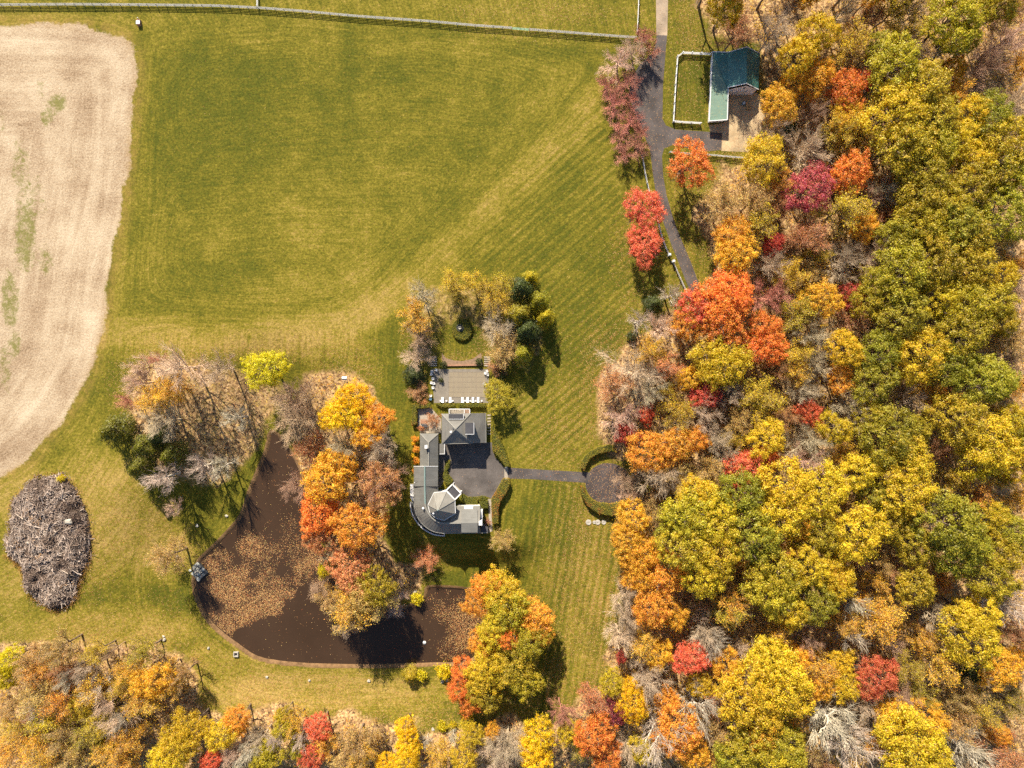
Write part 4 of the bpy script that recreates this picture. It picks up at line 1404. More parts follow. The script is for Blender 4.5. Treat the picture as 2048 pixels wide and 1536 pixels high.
M_ROOF = roof_material("grey_roof_shingle", (.150, .140, .124), .25, .75, .32)
M_ROOF2 = roof_material("grey_roof_shingle_b", (.135, .130, .118), .25, .75, .32, math.pi / 2)
M_ROOFD = roof_material("dark_flat_roof", (.055, .053, .058), .25, .8, .9)
M_TURRET = roof_material("turret_roof", (.185, .172, .150), .25, .75, .35)
M_CAP = simple("ridge_cap", (.21, .198, .172), .7, .12, 1.0, .1)
M_CAPG = simple("copper_ridge", (.15, .205, .19), .6, .15, 1.0, .1)
M_TEAL = roof_material("teal_metal_roof", (.035, .125, .115), .45, .42, .55, math.pi / 2, (.30, .20, .08))
M_TEALP = roof_material("pale_teal_metal_roof", (.105, .175, .130), .45, .45, .55, math.pi / 2, (.34, .25, .08))


def roof_poly(mb, pts, th=.16):
    """one roof plane given as seen in the photo: (px, py, z); a slab of thickness th"""
    w = [Vector(P(*q)) for q in pts]
    n = len(w)
    nr = Vector((0, 0, 0))
    for i in range(n):
        nr += (w[i] - w[0]).cross(w[(i + 1) % n] - w[0])
    if nr.z < 0: w.reverse()
    v = w + [q - Vector((0, 0, th)) for q in w]
    f = [tuple(range(n)), tuple(range(2 * n - 1, n - 1, -1))] + [(i, n + i, n + (i + 1) % n, (i + 1) % n) for i in range(n)]
    mb.add(v, f)


def inset(ring, d):
    r = ccw([tuple(q[:2]) for q in ring])
    n = len(r)
    out = []
    for i in range(n):
        p, q, s = Vector(r[i - 1]), Vector(r[i]), Vector(r[(i + 1) % n])
        e1 = (q - p).normalized(); e2 = (s - q).normalized()
        n1 = Vector((-e1.y, e1.x)); n2 = Vector((-e2.y, e2.x))
        k = 1 + n1.dot(n2)
        out.append(tuple(q + (n1 + n2) * (d / max(k, .3))))
    return out


def walls(parent, ring, z0, z1, mat=None, wins=True, rows=(1.0,), door_at=None, name="wall"):
    """wall ring; windows as parts with a pane each"""
    r = ccw(ring)
    mb = MB()
    n = len(r)
    zt = z1 if isinstance(z1, (list, tuple)) else [z1] * n
    v = [(q[0], q[1], z0) for q in r] + [(q[0], q[1], zt[i]) for i, q in enumerate(r)]
    mb.add(v, [(i, (i + 1) % n, n + (i + 1) % n, n + i) for i in range(n)])
    w = mb.o(name, mat or M_WALL, parent)
    if wins:
        for i in range(n):
            a = Vector((*r[i], 0)); b = Vector((*r[(i + 1) % n], 0))
            L = (b - a).length
            if L < 2.6: continue
            d = (b - a) / L; nr = Vector((d.y, -d.x, 0)); ang = math.atan2(d.y, d.x)
            k = max(1, int(L // 3.0))
            for j in range(k):
                c = a + d * (L * (j + .5) / k)
                for zz in rows:
                    if zz + 1.5 > min(zt[i], zt[(i + 1) % n]) - .25: continue
                    cc = c + nr * .03
                    fr = boxo("window", (cc.x, cc.y, zz + .75), (1.2, .12, 1.5), M_WHITE, parent, ang)
                    c2 = c + nr * .085
                    boxo("pane", (c2.x, c2.y, zz + .75), (1.02, .02, 1.32), M_GLASS, fr, ang)
    return w


def strip(mb, pts, w=.28, h=.10):
    q = [Vector(P(*p)) for p in pts]
    for i in range(len(q) - 1):
        mb.bar(q[i], q[i + 1], w, h)


# ------------------------------------------------------------------ the north lodge with hip roof and catslide
lodge = thing("lodge_house", "grey hip-roofed house block below the pool with two dormers", "house", P(910, 856))
A = (*_c1(706, 325), 5.6); B = (*_c1(1098, 318), 5.6); C = (*_c1(1128, 724), 5.6); D = (*_c1(706, 734), 5.6)
AP = (*_c1(895, 530), 8.4); E1 = (*_c1(1307, 315), 2.75); E2 = (*_c1(1310, 720), 2.75)
mb = MB()
roof_poly(mb, [A, B, AP]); roof_poly(mb, [B, E1, E2, C, AP]); roof_poly(mb, [C, D, AP]); roof_poly(mb, [D, A, AP])
roof = mb.o("roof", M_ROOF, lodge)
for q in ([A, AP], [B, AP], [C, AP], [D, AP]):
    m2 = MB(); strip(m2, [(p[0], p[1], p[2] + .05) for p in q], .26, .10); m2.o("ridge_cap", M_CAP, roof)
m2 = MB(); strip(m2, [(D[0], D[1] + .3, 5.55), (C[0], C[1] + .3, 5.55)], .13, .15); m2.o("gutter", M_CAP, roof)
m2 = MB(); strip(m2, [(E1[0] + .3, E1[1], 2.7), (E2[0] + .3, E2[1], 2.7)], .12, .14); m2.o("gutter", M_CAP, roof)
ring = [P(*q)[:2] for q in (A, B, C, D)]
walls(lodge, inset(ring, .45), 0, 5.5, rows=(.9, 3.6))
ring2 = [P(*q)[:2] for q in (B, E1, E2, C)]
r2 = inset(ring2, .45)
walls(lodge, r2, 0, [2.75 if (Vector(q) - Vector(P(*E1)[:2])).length < 3 or (Vector(q) - Vector(P(*E2)[:2])).length < 3 else 5.2 for q in r2], rows=(.6,))
# dormers
def dormer(x0, y0, x1, y1, zlo, z, parent, white=True):
    rg = [P(*_c1(*q), z)[:2] for q in ((x0, y0), (x1, y0), (x1, y1), (x0, y1))]
    MB().prism(ccw(inset(rg, .12)), zlo, z - .03).o("dormer", M_WHITE, parent)
    d = MB().prism(ccw(rg), z - .02, z + .14).o("dormer_roof", M_ROOFD, parent)
    m2 = MB(); k = [(*_c1(x1, y0), z + .12), (*_c1(x1, y1), z + .12), (*_c1(x0, y1), z + .12)]
    strip(m2, k, .10, .12); m2.o("dormer_trim", M_WHITE, parent)


dormer(1028, 446, 1146, 604, 4.2, 7.6, lodge)
dormer(802, 328, 1004, 398, 5.2, 6.9, lodge)
for (x, y, z, s) in ((833, 572, 7.6, .45), (865, 530, 8.0, .35), (1013, 360, 6.6, .3)):
    c = P(*_c1(x, y), z)
    MB().lathe((c[0], c[1], z - .8), [(s * .5, 0), (s * .5, .8), (s * .7, .82), (s * .7, .95), (.02, 1.0)], 10).o("vent_pipe", M_WHITE if s > .4 else M_DARK, roof)
# balcony with white railing
bal = [P(*_c1(*q), 3.0)[:2] for q in ((812, 258), (1092, 258), (1092, 330), (812, 330))]
MB().prism(ccw(bal), 2.8, 3.0).o("balcony", M_PAVE, lodge)
for q0, q1, n_ in (((812, 258), (1092, 258), 12), ((812, 258), (812, 330), 4), ((1092, 258), (1092, 330), 4), ((1018, 258), (1018, 330), 4)):
    p0 = Vector(P(*_c1(*q0), 3.0)); p1 = Vector(P(*_c1(*q1), 3.0))
    MB().bar(p0 + Vector((0, 0, 1.0)), p1 + Vector((0, 0, 1.0)), .16, .08).o("handrail", M_WHITE, lodge)
    m2 = MB()
    for i in range(n_ * 3 + 1):
        q = p0.lerp(p1, i / (n_ * 3)); m2.bar(q, q + Vector((0, 0, .98)), .05)
    m2.o("balusters", M_WHITE, lodge)["kind"] = "stuff"
for k in range(6):
    x = 1028 + k * 11
    p0 = Vector(P(*_c1(x, 262), 3.9)); p1 = Vector(P(*_c1(x, 326), 3.9))
    MB().bar(p0, p1, .09, .12).o("pergola_slat", M_BRICK, lodge)
for x, y in ((820, 262), (1085, 262), (950, 262)):
    c = P(*_c1(x, y), 0); MB().box(c[0], c[1], 1.4, .25, .25, 2.8).o("column", M_WHITE, lodge)
# garage doors facing the courtyard
p0 = Vector((*inset(ring, .45)[0], 0))
ys = min(q[1] for q in inset(ring, .45)); xs = [q[0] for q in inset(ring, .45)]
for k in range(3):
    cx = min(xs) + (max(xs) - min(xs)) * (k + .5) / 3 + .4
    g = boxo("garage_door", (cx, ys - .02, 1.15), (2.1, .1, 2.3), M_WHITE, lodge)
    for j in range(4):
        boxo("door_panel", (cx, ys - .085, .32 + j * .55), (1.9, .03, .46), M_WHITE, g)

# ------------------------------------------------------------------ the west range and curved south wing
house = thing("manor_house", "long grey-roofed house with curved wing and pointed turret by the pond", "house", P(880, 1000))


def gable(mb, west, east, ridge, y0, y1, ze, zr, hip_n=None, cf=_c1, m=None):
    W0, W1 = (*cf(west, y0), ze), (*cf(west, y1), ze)
    E0, E1_ = (*cf(east, y0), ze), (*cf(east, y1), ze)
    R0, R1 = (*cf(ridge, hip_n or y0), zr), (*cf(ridge, y1), zr)
    roof_poly(mb, [W0, R0, R1, W1]); roof_poly(mb, [E0, R0, R1, E1_])
    if hip_n: roof_poly(mb, [W0, E0, R0])
    return [P(*q)[:2] for q in (W0, E0, E1_, W1)], R0, R1, W0, E0


mb = MB()
rg, R0, R1, W0_, E0_ = gable(mb, 410, 658, 527, 594, 1046, 3.1, 5.0, 712)
rf = mb.o("roof", M_ROOF2, house)
m2 = MB(); strip(m2, [(*R0[:2], 5.06), (*R1[:2], 5.06)], .26, .1); strip(m2, [W0_, R0], .24, .1); strip(m2, [E0_, R0], .24, .1); m2.o("ridge_cap", M_CAP, rf)
walls(house, inset(rg, .4), -.2, 3.0, rows=(.8,))
c = P(*_c1(497, 772), 5.2)
MB().box(c[0], c[1], 5.1, .55, .7, 1.5).box(c[0], c[1], 5.9, .75, .9, .14).o("chimney", M_WHITE, house)
# lean-to in the court corner
mb = MB(); roof_poly(mb, [(*_c1(676, 735), 3.0), (*_c1(745, 735), 2.7), (*_c1(745, 872), 2.7), (*_c1(676, 872), 3.0)])
rf2 = mb.o("lean_to_roof", M_ROOF, house)
m2 = MB(); strip(m2, [(*_c1(745, 735), 2.72), (*_c1(745, 873), 2.72), (*_c1(676, 873), 2.9)], .12, .18); m2.o("fascia", M_WHITE, rf2)
walls(house, inset([P(*_c1(*q), 2.6)[:2] for q in ((676, 735), (745, 735), (745, 872), (676, 872))], .25), 0, 2.65, wins=False)
# taller south-west range
ZE, ZR = 4.6, 7.0
mb = MB()
rg, R0, R1, _w, _e = gable(mb, 325, 655, 474, 18, 292, ZE + .55, ZR + .05, None, _c2)
rf = mb.o("roof", M_ROOF2, house)
m2 = MB(); strip(m2, [(*_c2(325, 18), ZE + .5), (*R0[:2], ZR + .05), (*_c2(655, 18), ZE + .5)], .12, .2); m2.o("bargeboard", M_WHITE, rf)
mb = MB()
rg2, R0b, R1b, _w, _e = gable(mb, 325, 655, 480, 294, 530, ZE, ZR, None, _c2)
mb.o("roof", M_ROOF2, house)
m2 = MB(); strip(m2, [(*R0[:2], ZR + .12), (*R1[:2], ZR + .12), (*_c2(480, 530), ZR + .08)], .34, .12); m2.o("ridge_cap", M_CAPG, house)
wr = [P(*_c2(*q), ZE)[:2] for q in ((325, 18), (655, 18), (655, 530), (480, 600), (325, 530))]
walls(house, inset(wr, .4), -4.5, ZE, rows=(-2.6, .5, 2.7))
# curved wing: radial roof panels between ridge arc and eave arc
arcR = spline([_c2(*q) for q in [(480, 528), (485, 565), (502, 615), (532, 672), (572, 722), (622, 760), (676, 784), (722, 794)]], 4)
arcE = spline([_c2(*q) for q in [(325, 528), (333, 592), (358, 672), (400, 752), (460, 822), (538, 880), (622, 916), (718, 930)]], 4)
arcI = spline([_c2(*q) for q in [(640, 528), (645, 540), (652, 552), (660, 562), (670, 575), (680, 585), (695, 592), (722, 600)]], 4)
for i in range(len(arcR) - 1):
    mb = MB(); dz = .035 if i % 2 else 0
    roof_poly(mb, [(*arcR[i], ZR + dz), (*arcR[i + 1], ZR + dz), (*arcE[i + 1], ZE + dz), (*arcE[i], ZE + dz)])
    mb.o("roof_panel", M_ROOF, house)
mb = MB()
for i in range(len(arcR) - 1):
    roof_poly(mb, [(*arcR[i], ZR), (*arcR[i + 1], ZR), (*arcI[i + 1], ZE + .4), (*arcI[i], ZE + .4)])
mb.o("inner_roof", M_ROOF2, house)
m2 = MB(); strip(m2, [(q[0], q[1], ZR + .08) for q in arcR], .3, .12); m2.o("ridge_cap", M_CAP, house)
m2 = MB(); strip(m2, [(q[0], q[1], ZE - .02) for q in arcE], .16, .16); m2.o("gutter", M_CAP, house)
wc = [P(*q, ZE)[:2] for q in arcE[::2]] + [P(*_c2(722, 600), ZE)[:2], P(*_c2(660, 530), ZE)[:2]]
walls(house, inset(wc, .45), -4.8, ZE, rows=(-2.6, .5), name="curved_wall")
# east wing
mb = MB()
roof_poly(mb, [(*_c2(720, 794), ZR), (*_c2(1222, 794), ZR), (*_c2(1240, 602), 4.7), (*_c2(722, 602), 4.7)])
roof_poly(mb, [(*_c2(720, 794), ZR), (*_c2(1222, 794), ZR), (*_c2(1240, 926), ZE), (*_c2(716, 931), ZE)])
rf = mb.o("roof", M_ROOF, house)
mb = MB()
roof_poly(mb, [(*_c2(974, 792), ZR + .22), (*_c2(1196, 792), ZR + .22), (*_c2(1196, 612), 5.3), (*_c2(974, 612), 5.3)], .4)
roof_poly(mb, [(*_c2(974, 792), ZR + .22), (*_c2(1196, 792), ZR + .22), (*_c2(1196, 922), ZR - .1), (*_c2(974, 922), ZR - .1)], .5)
mb.o("raised_roof", M_ROOF2, house)
m2 = MB(); strip(m2, [(*_c2(720, 794), ZR + .1), (*_c2(972, 794), ZR + .1)], .3, .12); m2.o("ridge_cap", M_CAP, house)
m2 = MB(); strip(m2, [(*_c2(716, 933), ZE), (*_c2(1330, 926), ZE)], .16, .16); m2.o("gutter", M_CAP, house)
we = [P(*_c2(*q), ZE)[:2] for q in ((716, 931), (1240, 926), (1240, 602), (722, 602))]
walls(house, inset(we, .4), -4.8, ZE + .1, rows=(-2.6, .6, 2.6))
MB().prism(ccw([P(*_c2(*q), 4.4)[:2] for q in ((905, 562), (1232, 560), (1232, 604), (905, 604))]), 4.15, 4.4).o("flat_roof", M_CAP, house)
MB().prism(ccw([P(*_c2(*q), 4.6)[:2] for q in ((1012, 563), (1134, 562), (1134, 600), (1012, 600))]), 4.38, 4.6).o("skylight", M_WHITE, house)
walls(house, inset([P(*_c2(*q), 4.2)[:2] for q in ((905, 562), (1232, 560), (1232, 604), (905, 604))], .2), 0, 4.2, wins=False)
# white end gable and chimney stack
c = P(*_c2(1248, 690), 5.5); MB().box(c[0], c[1], .6, .45, 2.0, 7.6).o("end_wall", M_WHITE, house)
c = P(*_c2(1238, 785), 6.6); MB().box(c[0], c[1], 1.7, .7, .9, 11.6).box(c[0], c[1], 7.55, .9, 1.1, .2).o("chimney", M_WHITE, house)
MB().prism(ccw([P(*_c2(*q), 2.5)[:2] for q in ((1245, 800), (1340, 860), (1335, 930), (1245, 930))]), -2, 2.5).o("side_terrace", M_ROOFD, house)
# turret
OCT = [(518, 545), (600, 376), (770, 360), (886, 480), (893, 662), (736, 757), (622, 722), (545, 652)]
TZ, TA = 7.7, 11.2
octw = [P(*_c2(*q), TZ) for q in OCT]
apex = (*_c2(655, 615), TA)
mb = MB()
for i in range(8):
    roof_poly(mb, [(*_c2(*OCT[i]), TZ), (*_c2(*OCT[(i + 1) % 8]), TZ), apex], .14)
tr = mb.o("turret_roof", M_TURRET, house)
for i in range(8):
    m2 = MB(); strip(m2, [(*_c2(*OCT[i]), TZ + .05), (apex[0], apex[1], TA + .05)], .2, .1); m2.o("hip_cap", M_CAP, tr)
m2 = MB(); strip(m2, [(*_c2(*q), TZ - .05) for q in OCT + OCT[:1]], .16, .18); m2.o("fascia", M_WHITE, tr)
c = P(*apex)
MB().lathe((c[0], c[1], TA - .1), [(.12, 0), (.2, .2), (.06, .4), (.14, .55), (.02, 1.1)], 10).o("finial", M_CAPG, tr)
walls(house, inset([q[:2] for q in octw], .5), -1, TZ - .1, rows=(1.0, 5.2), name="turret_wall")
c = P(*_c2(597, 655), 8.4); MB().lathe((c[0], c[1], 6.8), [(.12, 0), (.12, 2.0), (.28, 2.02), (.28, 2.2), (.05, 2.3)], 10).o("flue", M_WHITE, tr)
c = P(*_c2(453, 590), 7); MB().lathe((c[0], c[1], 6.3), [(.2, 0), (.2, .7), (.32, .72), (.3, .85), (.02, .95)], 10).o("vent_pipe", M_WHITE, house)
c = P(*_c2(338, 237), 5); MB().box(c[0], c[1], 4.9, .3, .3, .8).o("vent_pipe", M_WHITE, house)
# entrance portico, square and turned
pq = [(852, 262), (970, 388), (886, 472), (768, 346)]
pz = 3.7
w = [Vector(P(*_c2(*q), pz)) for q in pq]
port = MB().prism(ccw([tuple(q[:2]) for q in w]), pz - .35, pz - .12).o("portico_roof", M_ROOFD, house)
for i in range(4):
    MB().bar(w[i], w[(i + 1) % 4], .30, .32).o("parapet", M_WHITE, port)
    qd = w[i].lerp((w[0] + w[2]) / 2, .10)
    MB().lathe((qd.x, qd.y, 0), [(.24, 0), (.24, .15), (.17, .25), (.15, pz - .7), (.24, pz - .5), (.24, pz - .35)], 12).o("column", M_WHITE, house)
sheet_ = MB().prism(ccw([P(*_c2(*q), .1)[:2] for q in ((862, 238), (985, 365), (970, 395), (850, 268))]), 0, .12).o("entrance_step", M_PAVE, house)
MB().prism(ccw([P(*_c2(*q), .2)[:2] for q in ((842, 262), (968, 390), (955, 402), (835, 275))]), 0, .24).o("entrance_step", M_PAVE, house)
# curved balcony with white rail on the pond side
arcB = spline([_c2(*q) for q in [(277, 515), (284, 592), (310, 682), (362, 772), (440, 860), (522, 916), (622, 955), (742, 968)]], 4)
arcB2 = spline([_c2(*q) for q in [(318, 515), (326, 592), (352, 675), (398, 756), (458, 828), (538, 888), (622, 922), (735, 938)]], 4)
mb = MB()
for i in range(len(arcB) - 1):
    roof_poly(mb, [(*arcB[i], .35), (*arcB[i + 1], .35), (*arcB2[i + 1], .35), (*arcB2[i], .35)], .25)
mb.o("balcony", M_DARK, house)
m2 = MB(); strip(m2, [(q[0], q[1], 1.35) for q in arcB], .26, .14); strip(m2, [(*_c2(277, 515), 1.35), (*_c2(318, 515), 1.35)], .2, .14)
strip(m2, [(*_c2(742, 968), 1.35), (*_c2(742, 935), 1.35)], .2, .14); m2.o("handrail", M_WHITE, house)
m2 = MB()
for q in arcB:
    b0 = Vector(P(q[0], q[1], 1.3)); m2.bar(Vector((b0.x, b0.y, -4.5)), b0, .14)
m2.o("balcony_posts", M_WHITE, house)["kind"] = "stuff"
MB().prism(ccw([P(*_c2(*q), .6)[:2] for q in ((276, 262), (322, 262), (322, 505), (300, 490), (276, 440))]), -1.5, .6).o("terrace_wall", M_WHITE, house)

# ------------------------------------------------------------------ barn
barn = thing("barn", "white barn with teal metal roof and long side wing", "barn", P(1470, 180))
RZ, EZ = 6.2, 3.5
rn = (1494, 94); rs = (1493, 166.5)
mb = MB()
roof_poly(mb, [(*rn, RZ), (*rs, RZ), (1455.5, 174.5, 3.7), (1456, 105.5, 3.7)], .14)
roof_poly(mb, [(1456, 105.5, 3.7), (1455.5, 174.5, 3.7), (1455, 178, 3.25), (1425, 104, 2.75)], .14)
rfb = mb.o("roof", M_TEAL, barn)
mb = MB(); roof_poly(mb, [(*rn, RZ), (*rs, RZ), (1516.5, 178.5, EZ), (1520, 108, EZ)], .14); mb.o("roof", M_TEAL, barn)
mb = MB(); roof_poly(mb, [(1425, 104, 2.7), (1456, 140, 3.3), (1456, 174, 3.3), (1454, 239, 3.3), (1418.5, 241.5, 2.7)], .14)
wing = mb.o("wing_roof", M_TEALP, barn)
m2 = MB(); strip(m2, [(1456.5, 174, 3.36), (1454.5, 239.5, 3.36), (1418.5, 242, 2.78), (1425, 104, 2.78)], .2, .2); m2.o("fascia", M_WHITE, wing)
m2 = MB(); strip(m2, [(1425, 103.5, 2.8), (1456, 104.6, 3.75), (rn[0], rn[1] - .3, RZ + .05), (1520, 107.5, EZ)], .18, .2); m2.o("bargeboard", M_WHITE, rfb)
m2 = MB(); strip(m2, [(1455.5, 175, 3.75), (rs[0], rs[1] + .5, RZ + .05), (1517, 179, EZ)], .2, .22); m2.o("bargeboard", M_WHITE, rfb)
# gabled body
gx0, gx1 = P(1455, 0, 3.3)[0], P(1515.5, 0, EZ)[0]
ysb = P(0, 170.5, RZ)[1]; ynb = P(0, 96.5, RZ)[1]; gxm = P(1493, 0, RZ)[0]
v = []
for y in (ysb, ynb):
    v += [(gx0 + .25, y, 0), (gx1 - .3, y, 0), (gx1 - .3, y, EZ), (gxm, y, RZ - .18), (gx0 + .25, y, 3.5)]
M_BARNW = simple("barn_white_boards", (.84, .79, .79), .7, .06, 1.0, 0.0)
bw = link("wall", pymesh("wall", v, [(0, 1, 2, 3, 4), (9, 8, 7, 6, 5), (1, 6, 7, 2), (0, 4, 9, 5)], M_BARNW), barn, True)
boxo("barn_door", ((gx0 + gx1) / 2, ysb - .04, 1.35), (2.6, .1, 2.7), M_WHITE, barn)
boxo("loft_vent", (gxm, ysb - .06, 4.6), (.55, .1, .55), M_DARK, barn)
wq = [P(1425, 104, 2.6)[:2], P(1456, 104, 2.6)[:2], P(1454, 239, 2.6)[:2], P(1418.5, 241.5, 2.6)[:2]]
walls(barn, inset(wq, .35), 0, 2.62, M_BARNW, rows=(.9,))
# things in the yard
def pallet(name, label, px, py, rz):
    c = G(px, py, .02)
    t = thing(name, label, "pallet", c, None, rz)
    for k in range(6): MB().box(-.5 + k * .2, 0, .13, .13, 1.2, .03).o("slat", M_WOOD, t, False)
    for k in range(3): MB().box(0, -.5 + k * .5, .06, 1.2, .1, .1).o("bearer", M_WOOD, t, False)
    return t


pallet("pallet", "small wooden pallet on the barn yard beside a plank stack", 1498, 216, .1)
t = thing("plank_stack", "upright stack of pale planks on the shaded barn yard", "planks", G(1492.5, 213))
for k in range(4): MB().box(.0 + k * .02, 0, .08 + k * .13, .45, 1.9, .11, .02 * k).o("plank", M_WOOD, t, False)
M_BLUE = simple("blue_tarp", (.16, .30, .42), .5, .2, 1.5)
t = thing("barrel", "pale blue barrel on the barn yard next to the planks", "barrel", G(1486.5, 208))
MB().lathe((0, 0, 0), [(.36, 0), (.38, .1), (.42, .45), (.38, .8), (.36, .9), (.3, .88)], 16).o("drum", M_BLUE, t, False)
MB().cyl((0, 0), .3, .3, .885, .93).o("lid", M_WHITE, t, False)

# ------------------------------------------------------------------ hedges
def hedge_mat():
    m = NT("hedge_leaf")
    c = m.cramp(m.attr("rnd"), [(0, (.085, .085, .014)), (.4, (.155, .145, .020)), (.7, (.23, .18, .028)), (.92, (.29, .17, .04)), (1, (.30, .11, .03))])
    d = m.n("ShaderNodeBsdfDiffuse", {"Color": c}); t = m.n("ShaderNodeBsdfTranslucent", {"Color": c})
    s = m.n("ShaderNodeMixShader", {0: .2, 1: d.outputs[0], 2: t.outputs[0]})
    m.t.links.new(s.outputs[0], m.out.inputs[0])
    return m.m


M_HEDGE = hedge_mat()
M_HCORE = simple("hedge_core", (.055, .058, .012), .9, .3, 2.0)


def hedge(label, pts, h, warm=.3, seed=1, z0=0.0, group="clipped hedges"):
    ring = ccw([P(a, b, h)[:2] for a, b in pts])
    rng = np.random.default_rng(seed)
    c0 = np.mean(np.array(ring), 0)
    root = thing("hedge", label, "hedge", (c0[0], c0[1], z0), group)
    core = MB().prism(inset(ring, .18), z0, z0 + h - .15).o("core", M_HCORE, root)
    poly = np.array(ring)
    lo, hi = poly.min(0), poly.max(0)
    area = abs(sum(poly[i][0] * poly[(i + 1) % len(poly)][1] - poly[(i + 1) % len(poly)][0] * poly[i][1] for i in range(len(poly)))) / 2
    n = int(area * 34)
    q = rng.uniform(lo, hi, (n * 6, 2))
    sd = sdist(poly, q[:, 0], q[:, 1])
    k = sd < -.02
    q, sd = q[k][:n], sd[k][:n]
    edge = smooth(.0, .35, -sd)
    c = np.concatenate([q, (z0 + h - .25 * (1 - edge) + rng.normal(size=len(q)) * .05)[:, None]], 1)
    nn = unit(rng.normal(size=c.shape) * .4 + np.array([0, 0, 1]))
    cs, ns = [c], [nn]
    for i in range(len(ring)):
        a, b = np.array(ring[i]), np.array(ring[(i + 1) % len(ring)])
        L = np.linalg.norm(b - a)
        m_ = int(L * h * 26)
        if m_ < 1: continue
        t = rng.uniform(0, 1, (m_, 1))
        xy = a + (b - a) * t
        nr = np.array([(b - a)[1], -(b - a)[0]]) / (L + 1e-9)
        xy = xy + nr * rng.normal(size=(m_, 1)) * .05
        cs.append(np.concatenate([xy, z0 + rng.uniform(0, h - .1, (m_, 1))], 1))
        ns.append(unit(np.concatenate([np.tile(nr, (m_, 1)), np.full((m_, 1), .4)], 1) + rng.normal(size=(m_, 3)) * .4))
    c = np.concatenate(cs); nn = np.concatenate(ns)
    v, qd = leaf_quads(rng, c, nn, rng.uniform(.07, .15, len(c)), .7)
    rd = np.clip(vnoise(c[:, 0], c[:, 1], 1.3, seed) * .6 + rng.uniform(0, .45, len(c)) + warm - .3, 0, 1)
    link("foliage", quadmesh("foliage", v, qd, M_HEDGE, None, {"rnd": rd}), root, True)
    return root


hedge("tall clipped hedge along the right side of the courtyard, upper", [_c1(*q) for q in [(1388, 500), (1412, 480), (1440, 540), (1490, 650), (1565, 800), (1632, 1000), (1632, 1048), (1562, 1046), (1520, 970), (1400, 825), (1392, 640)]], 2.0, .28, 1)
hedge("tall clipped hedge with rusty top right of courtyard gate, lower", [_c2(*q) for q in [(1545, 190), (1632, 188), (1645, 232), (1600, 370), (1512, 500), (1482, 600), (1482, 805), (1396, 805), (1382, 480), (1470, 325)]], 2.1, .5, 2)
hedge("low wavy green hedge on the courtyard's left side", [_c1(*q) for q in [(760, 985), (800, 955), (826, 972), (806, 1060), (782, 1110), (802, 1162), (862, 1228), (852, 1262), (790, 1312), (740, 1270), (720, 1200), (742, 1060)]], 1.0, .12, 3)
hedge("low green hedge below courtyard beside the portico", [_c2(*q) for q in [(990, 398), (1060, 440), (1160, 442), (1290, 426), (1322, 455), (1322, 485), (1205, 492), (1205, 552), (1012, 546), (962, 440)]], 1.0, .10, 4)
hedge("square green hedge block at the courtyard's lower corner", [_c2(*q) for q in [(1208, 496), (1340, 488), (1344, 596), (1242, 602)]], 1.5, .06, 5)
hedge("L-shaped brown-green hedge at house upper left corner", [_c1(*q) for q in [(288, 192), (552, 182), (552, 244), (368, 258), (368, 475), (290, 482)]], 1.6, .38, 6)
hedge("clipped hedge between the white loungers and the balcony", [_c1(*q) for q in [(940, 184), (1305, 184), (1305, 242), (940, 242)]], 1.2, .22, 7)
hedge("short mottled hedge below the two left loungers", [_c1(*q) for q in [(622, 192), (886, 190), (886, 238), (700, 240)]], 1.1, .3, 8)
_c3 = lambda x, y: (980 + x / 6.4, 860 + y / 6.4)
hedge("curved hedge around the upper side of the round turnaround", [_c3(*q) for q in [(1160, 490), (1172, 420), (1210, 345), (1270, 285), (1380, 222), (1500, 195), (1600, 195), (1600, 275), (1500, 282), (1380, 312), (1285, 370), (1232, 455), (1215, 528)]], 1.9, .36, 9)
hedge("curved leaf-strewn hedge around the turnaround's lower side", [_c3(*q) for q in [(1160, 720), (1175, 850), (1255, 985), (1390, 1075), (1560, 1108), (1640, 1092), (1730, 1050), (1740, 920), (1560, 950), (1400, 938), (1290, 885), (1222, 805), (1208, 735)]], 1.9, .52, 10)

# round clipped ring with an urn on the garden circle
cr = (924, 659)
cw = P(*cr, .9)
ringo = [(cr[0] + 21 * math.cos(a), cr[1] + 22.5 * math.sin(a)) for a in np.linspace(0, 2 * math.pi, 40, endpoint=False)]
hedge("round drum hedge around the urn in the pool garden", ringo, 1.0, .16, 11)
u = thing("garden_urn", "dark round basin with pale urn on the round hedge", "urn", (P(920, 656, 1)[0], P(920, 656, 1)[1], 0))
MB().lathe((0, 0, 0), [(.95, .9), (.98, 1.05), (.88, 1.1), (.86, .98)], 24).o("basin", M_DARK, u, False)
MB().lathe((0, 0, 0), [(.18, .95), (.12, 1.2), (.34, 1.5), (.42, 1.75), (.36, 1.76), (.2, 1.5)], 16).o("urn_bowl", M_STONE, u, False)

# ------------------------------------------------------------------ pool terrace and furniture
TZ0 = .03
sheet("pool_terrace", px_arr([(864, 738), (976, 738), (981, 806), (868, 806)]), TZ0, simple("terrace_slab", (.18, .155, .125), .85, .2, .5), thick=.026)
M_COVER = simple("pool_cover_mesh", (.215, .175, .120), .8, .10, .4)
M_STRAP = simple("cover_strap", (.20, .16, .12), .8, .1, 1.0)
pc = thing("pool_cover", "tan grid-strapped winter cover over the swimming pool", "pool cover", P(932, 769))
x0, y0 = P2(898, 794); x1, y1 = P2(971, 744)
MB().box((x0 + x1) / 2, (y0 + y1) / 2, .05, x1 - x0, y1 - y0, .03).o("cover", M_COVER, pc)
for k in range(9):
    MB().box(x0 + (x1 - x0) * k / 8, (y0 + y1) / 2, .072, .09, y1 - y0 + .4, .012).o("strap", M_STRAP, pc)
for k in range(6):
    MB().box((x0 + x1) / 2, y0 + (y1 - y0) * k / 5, .082, x1 - x0 + .4, .09, .012).o("strap", M_STRAP, pc)
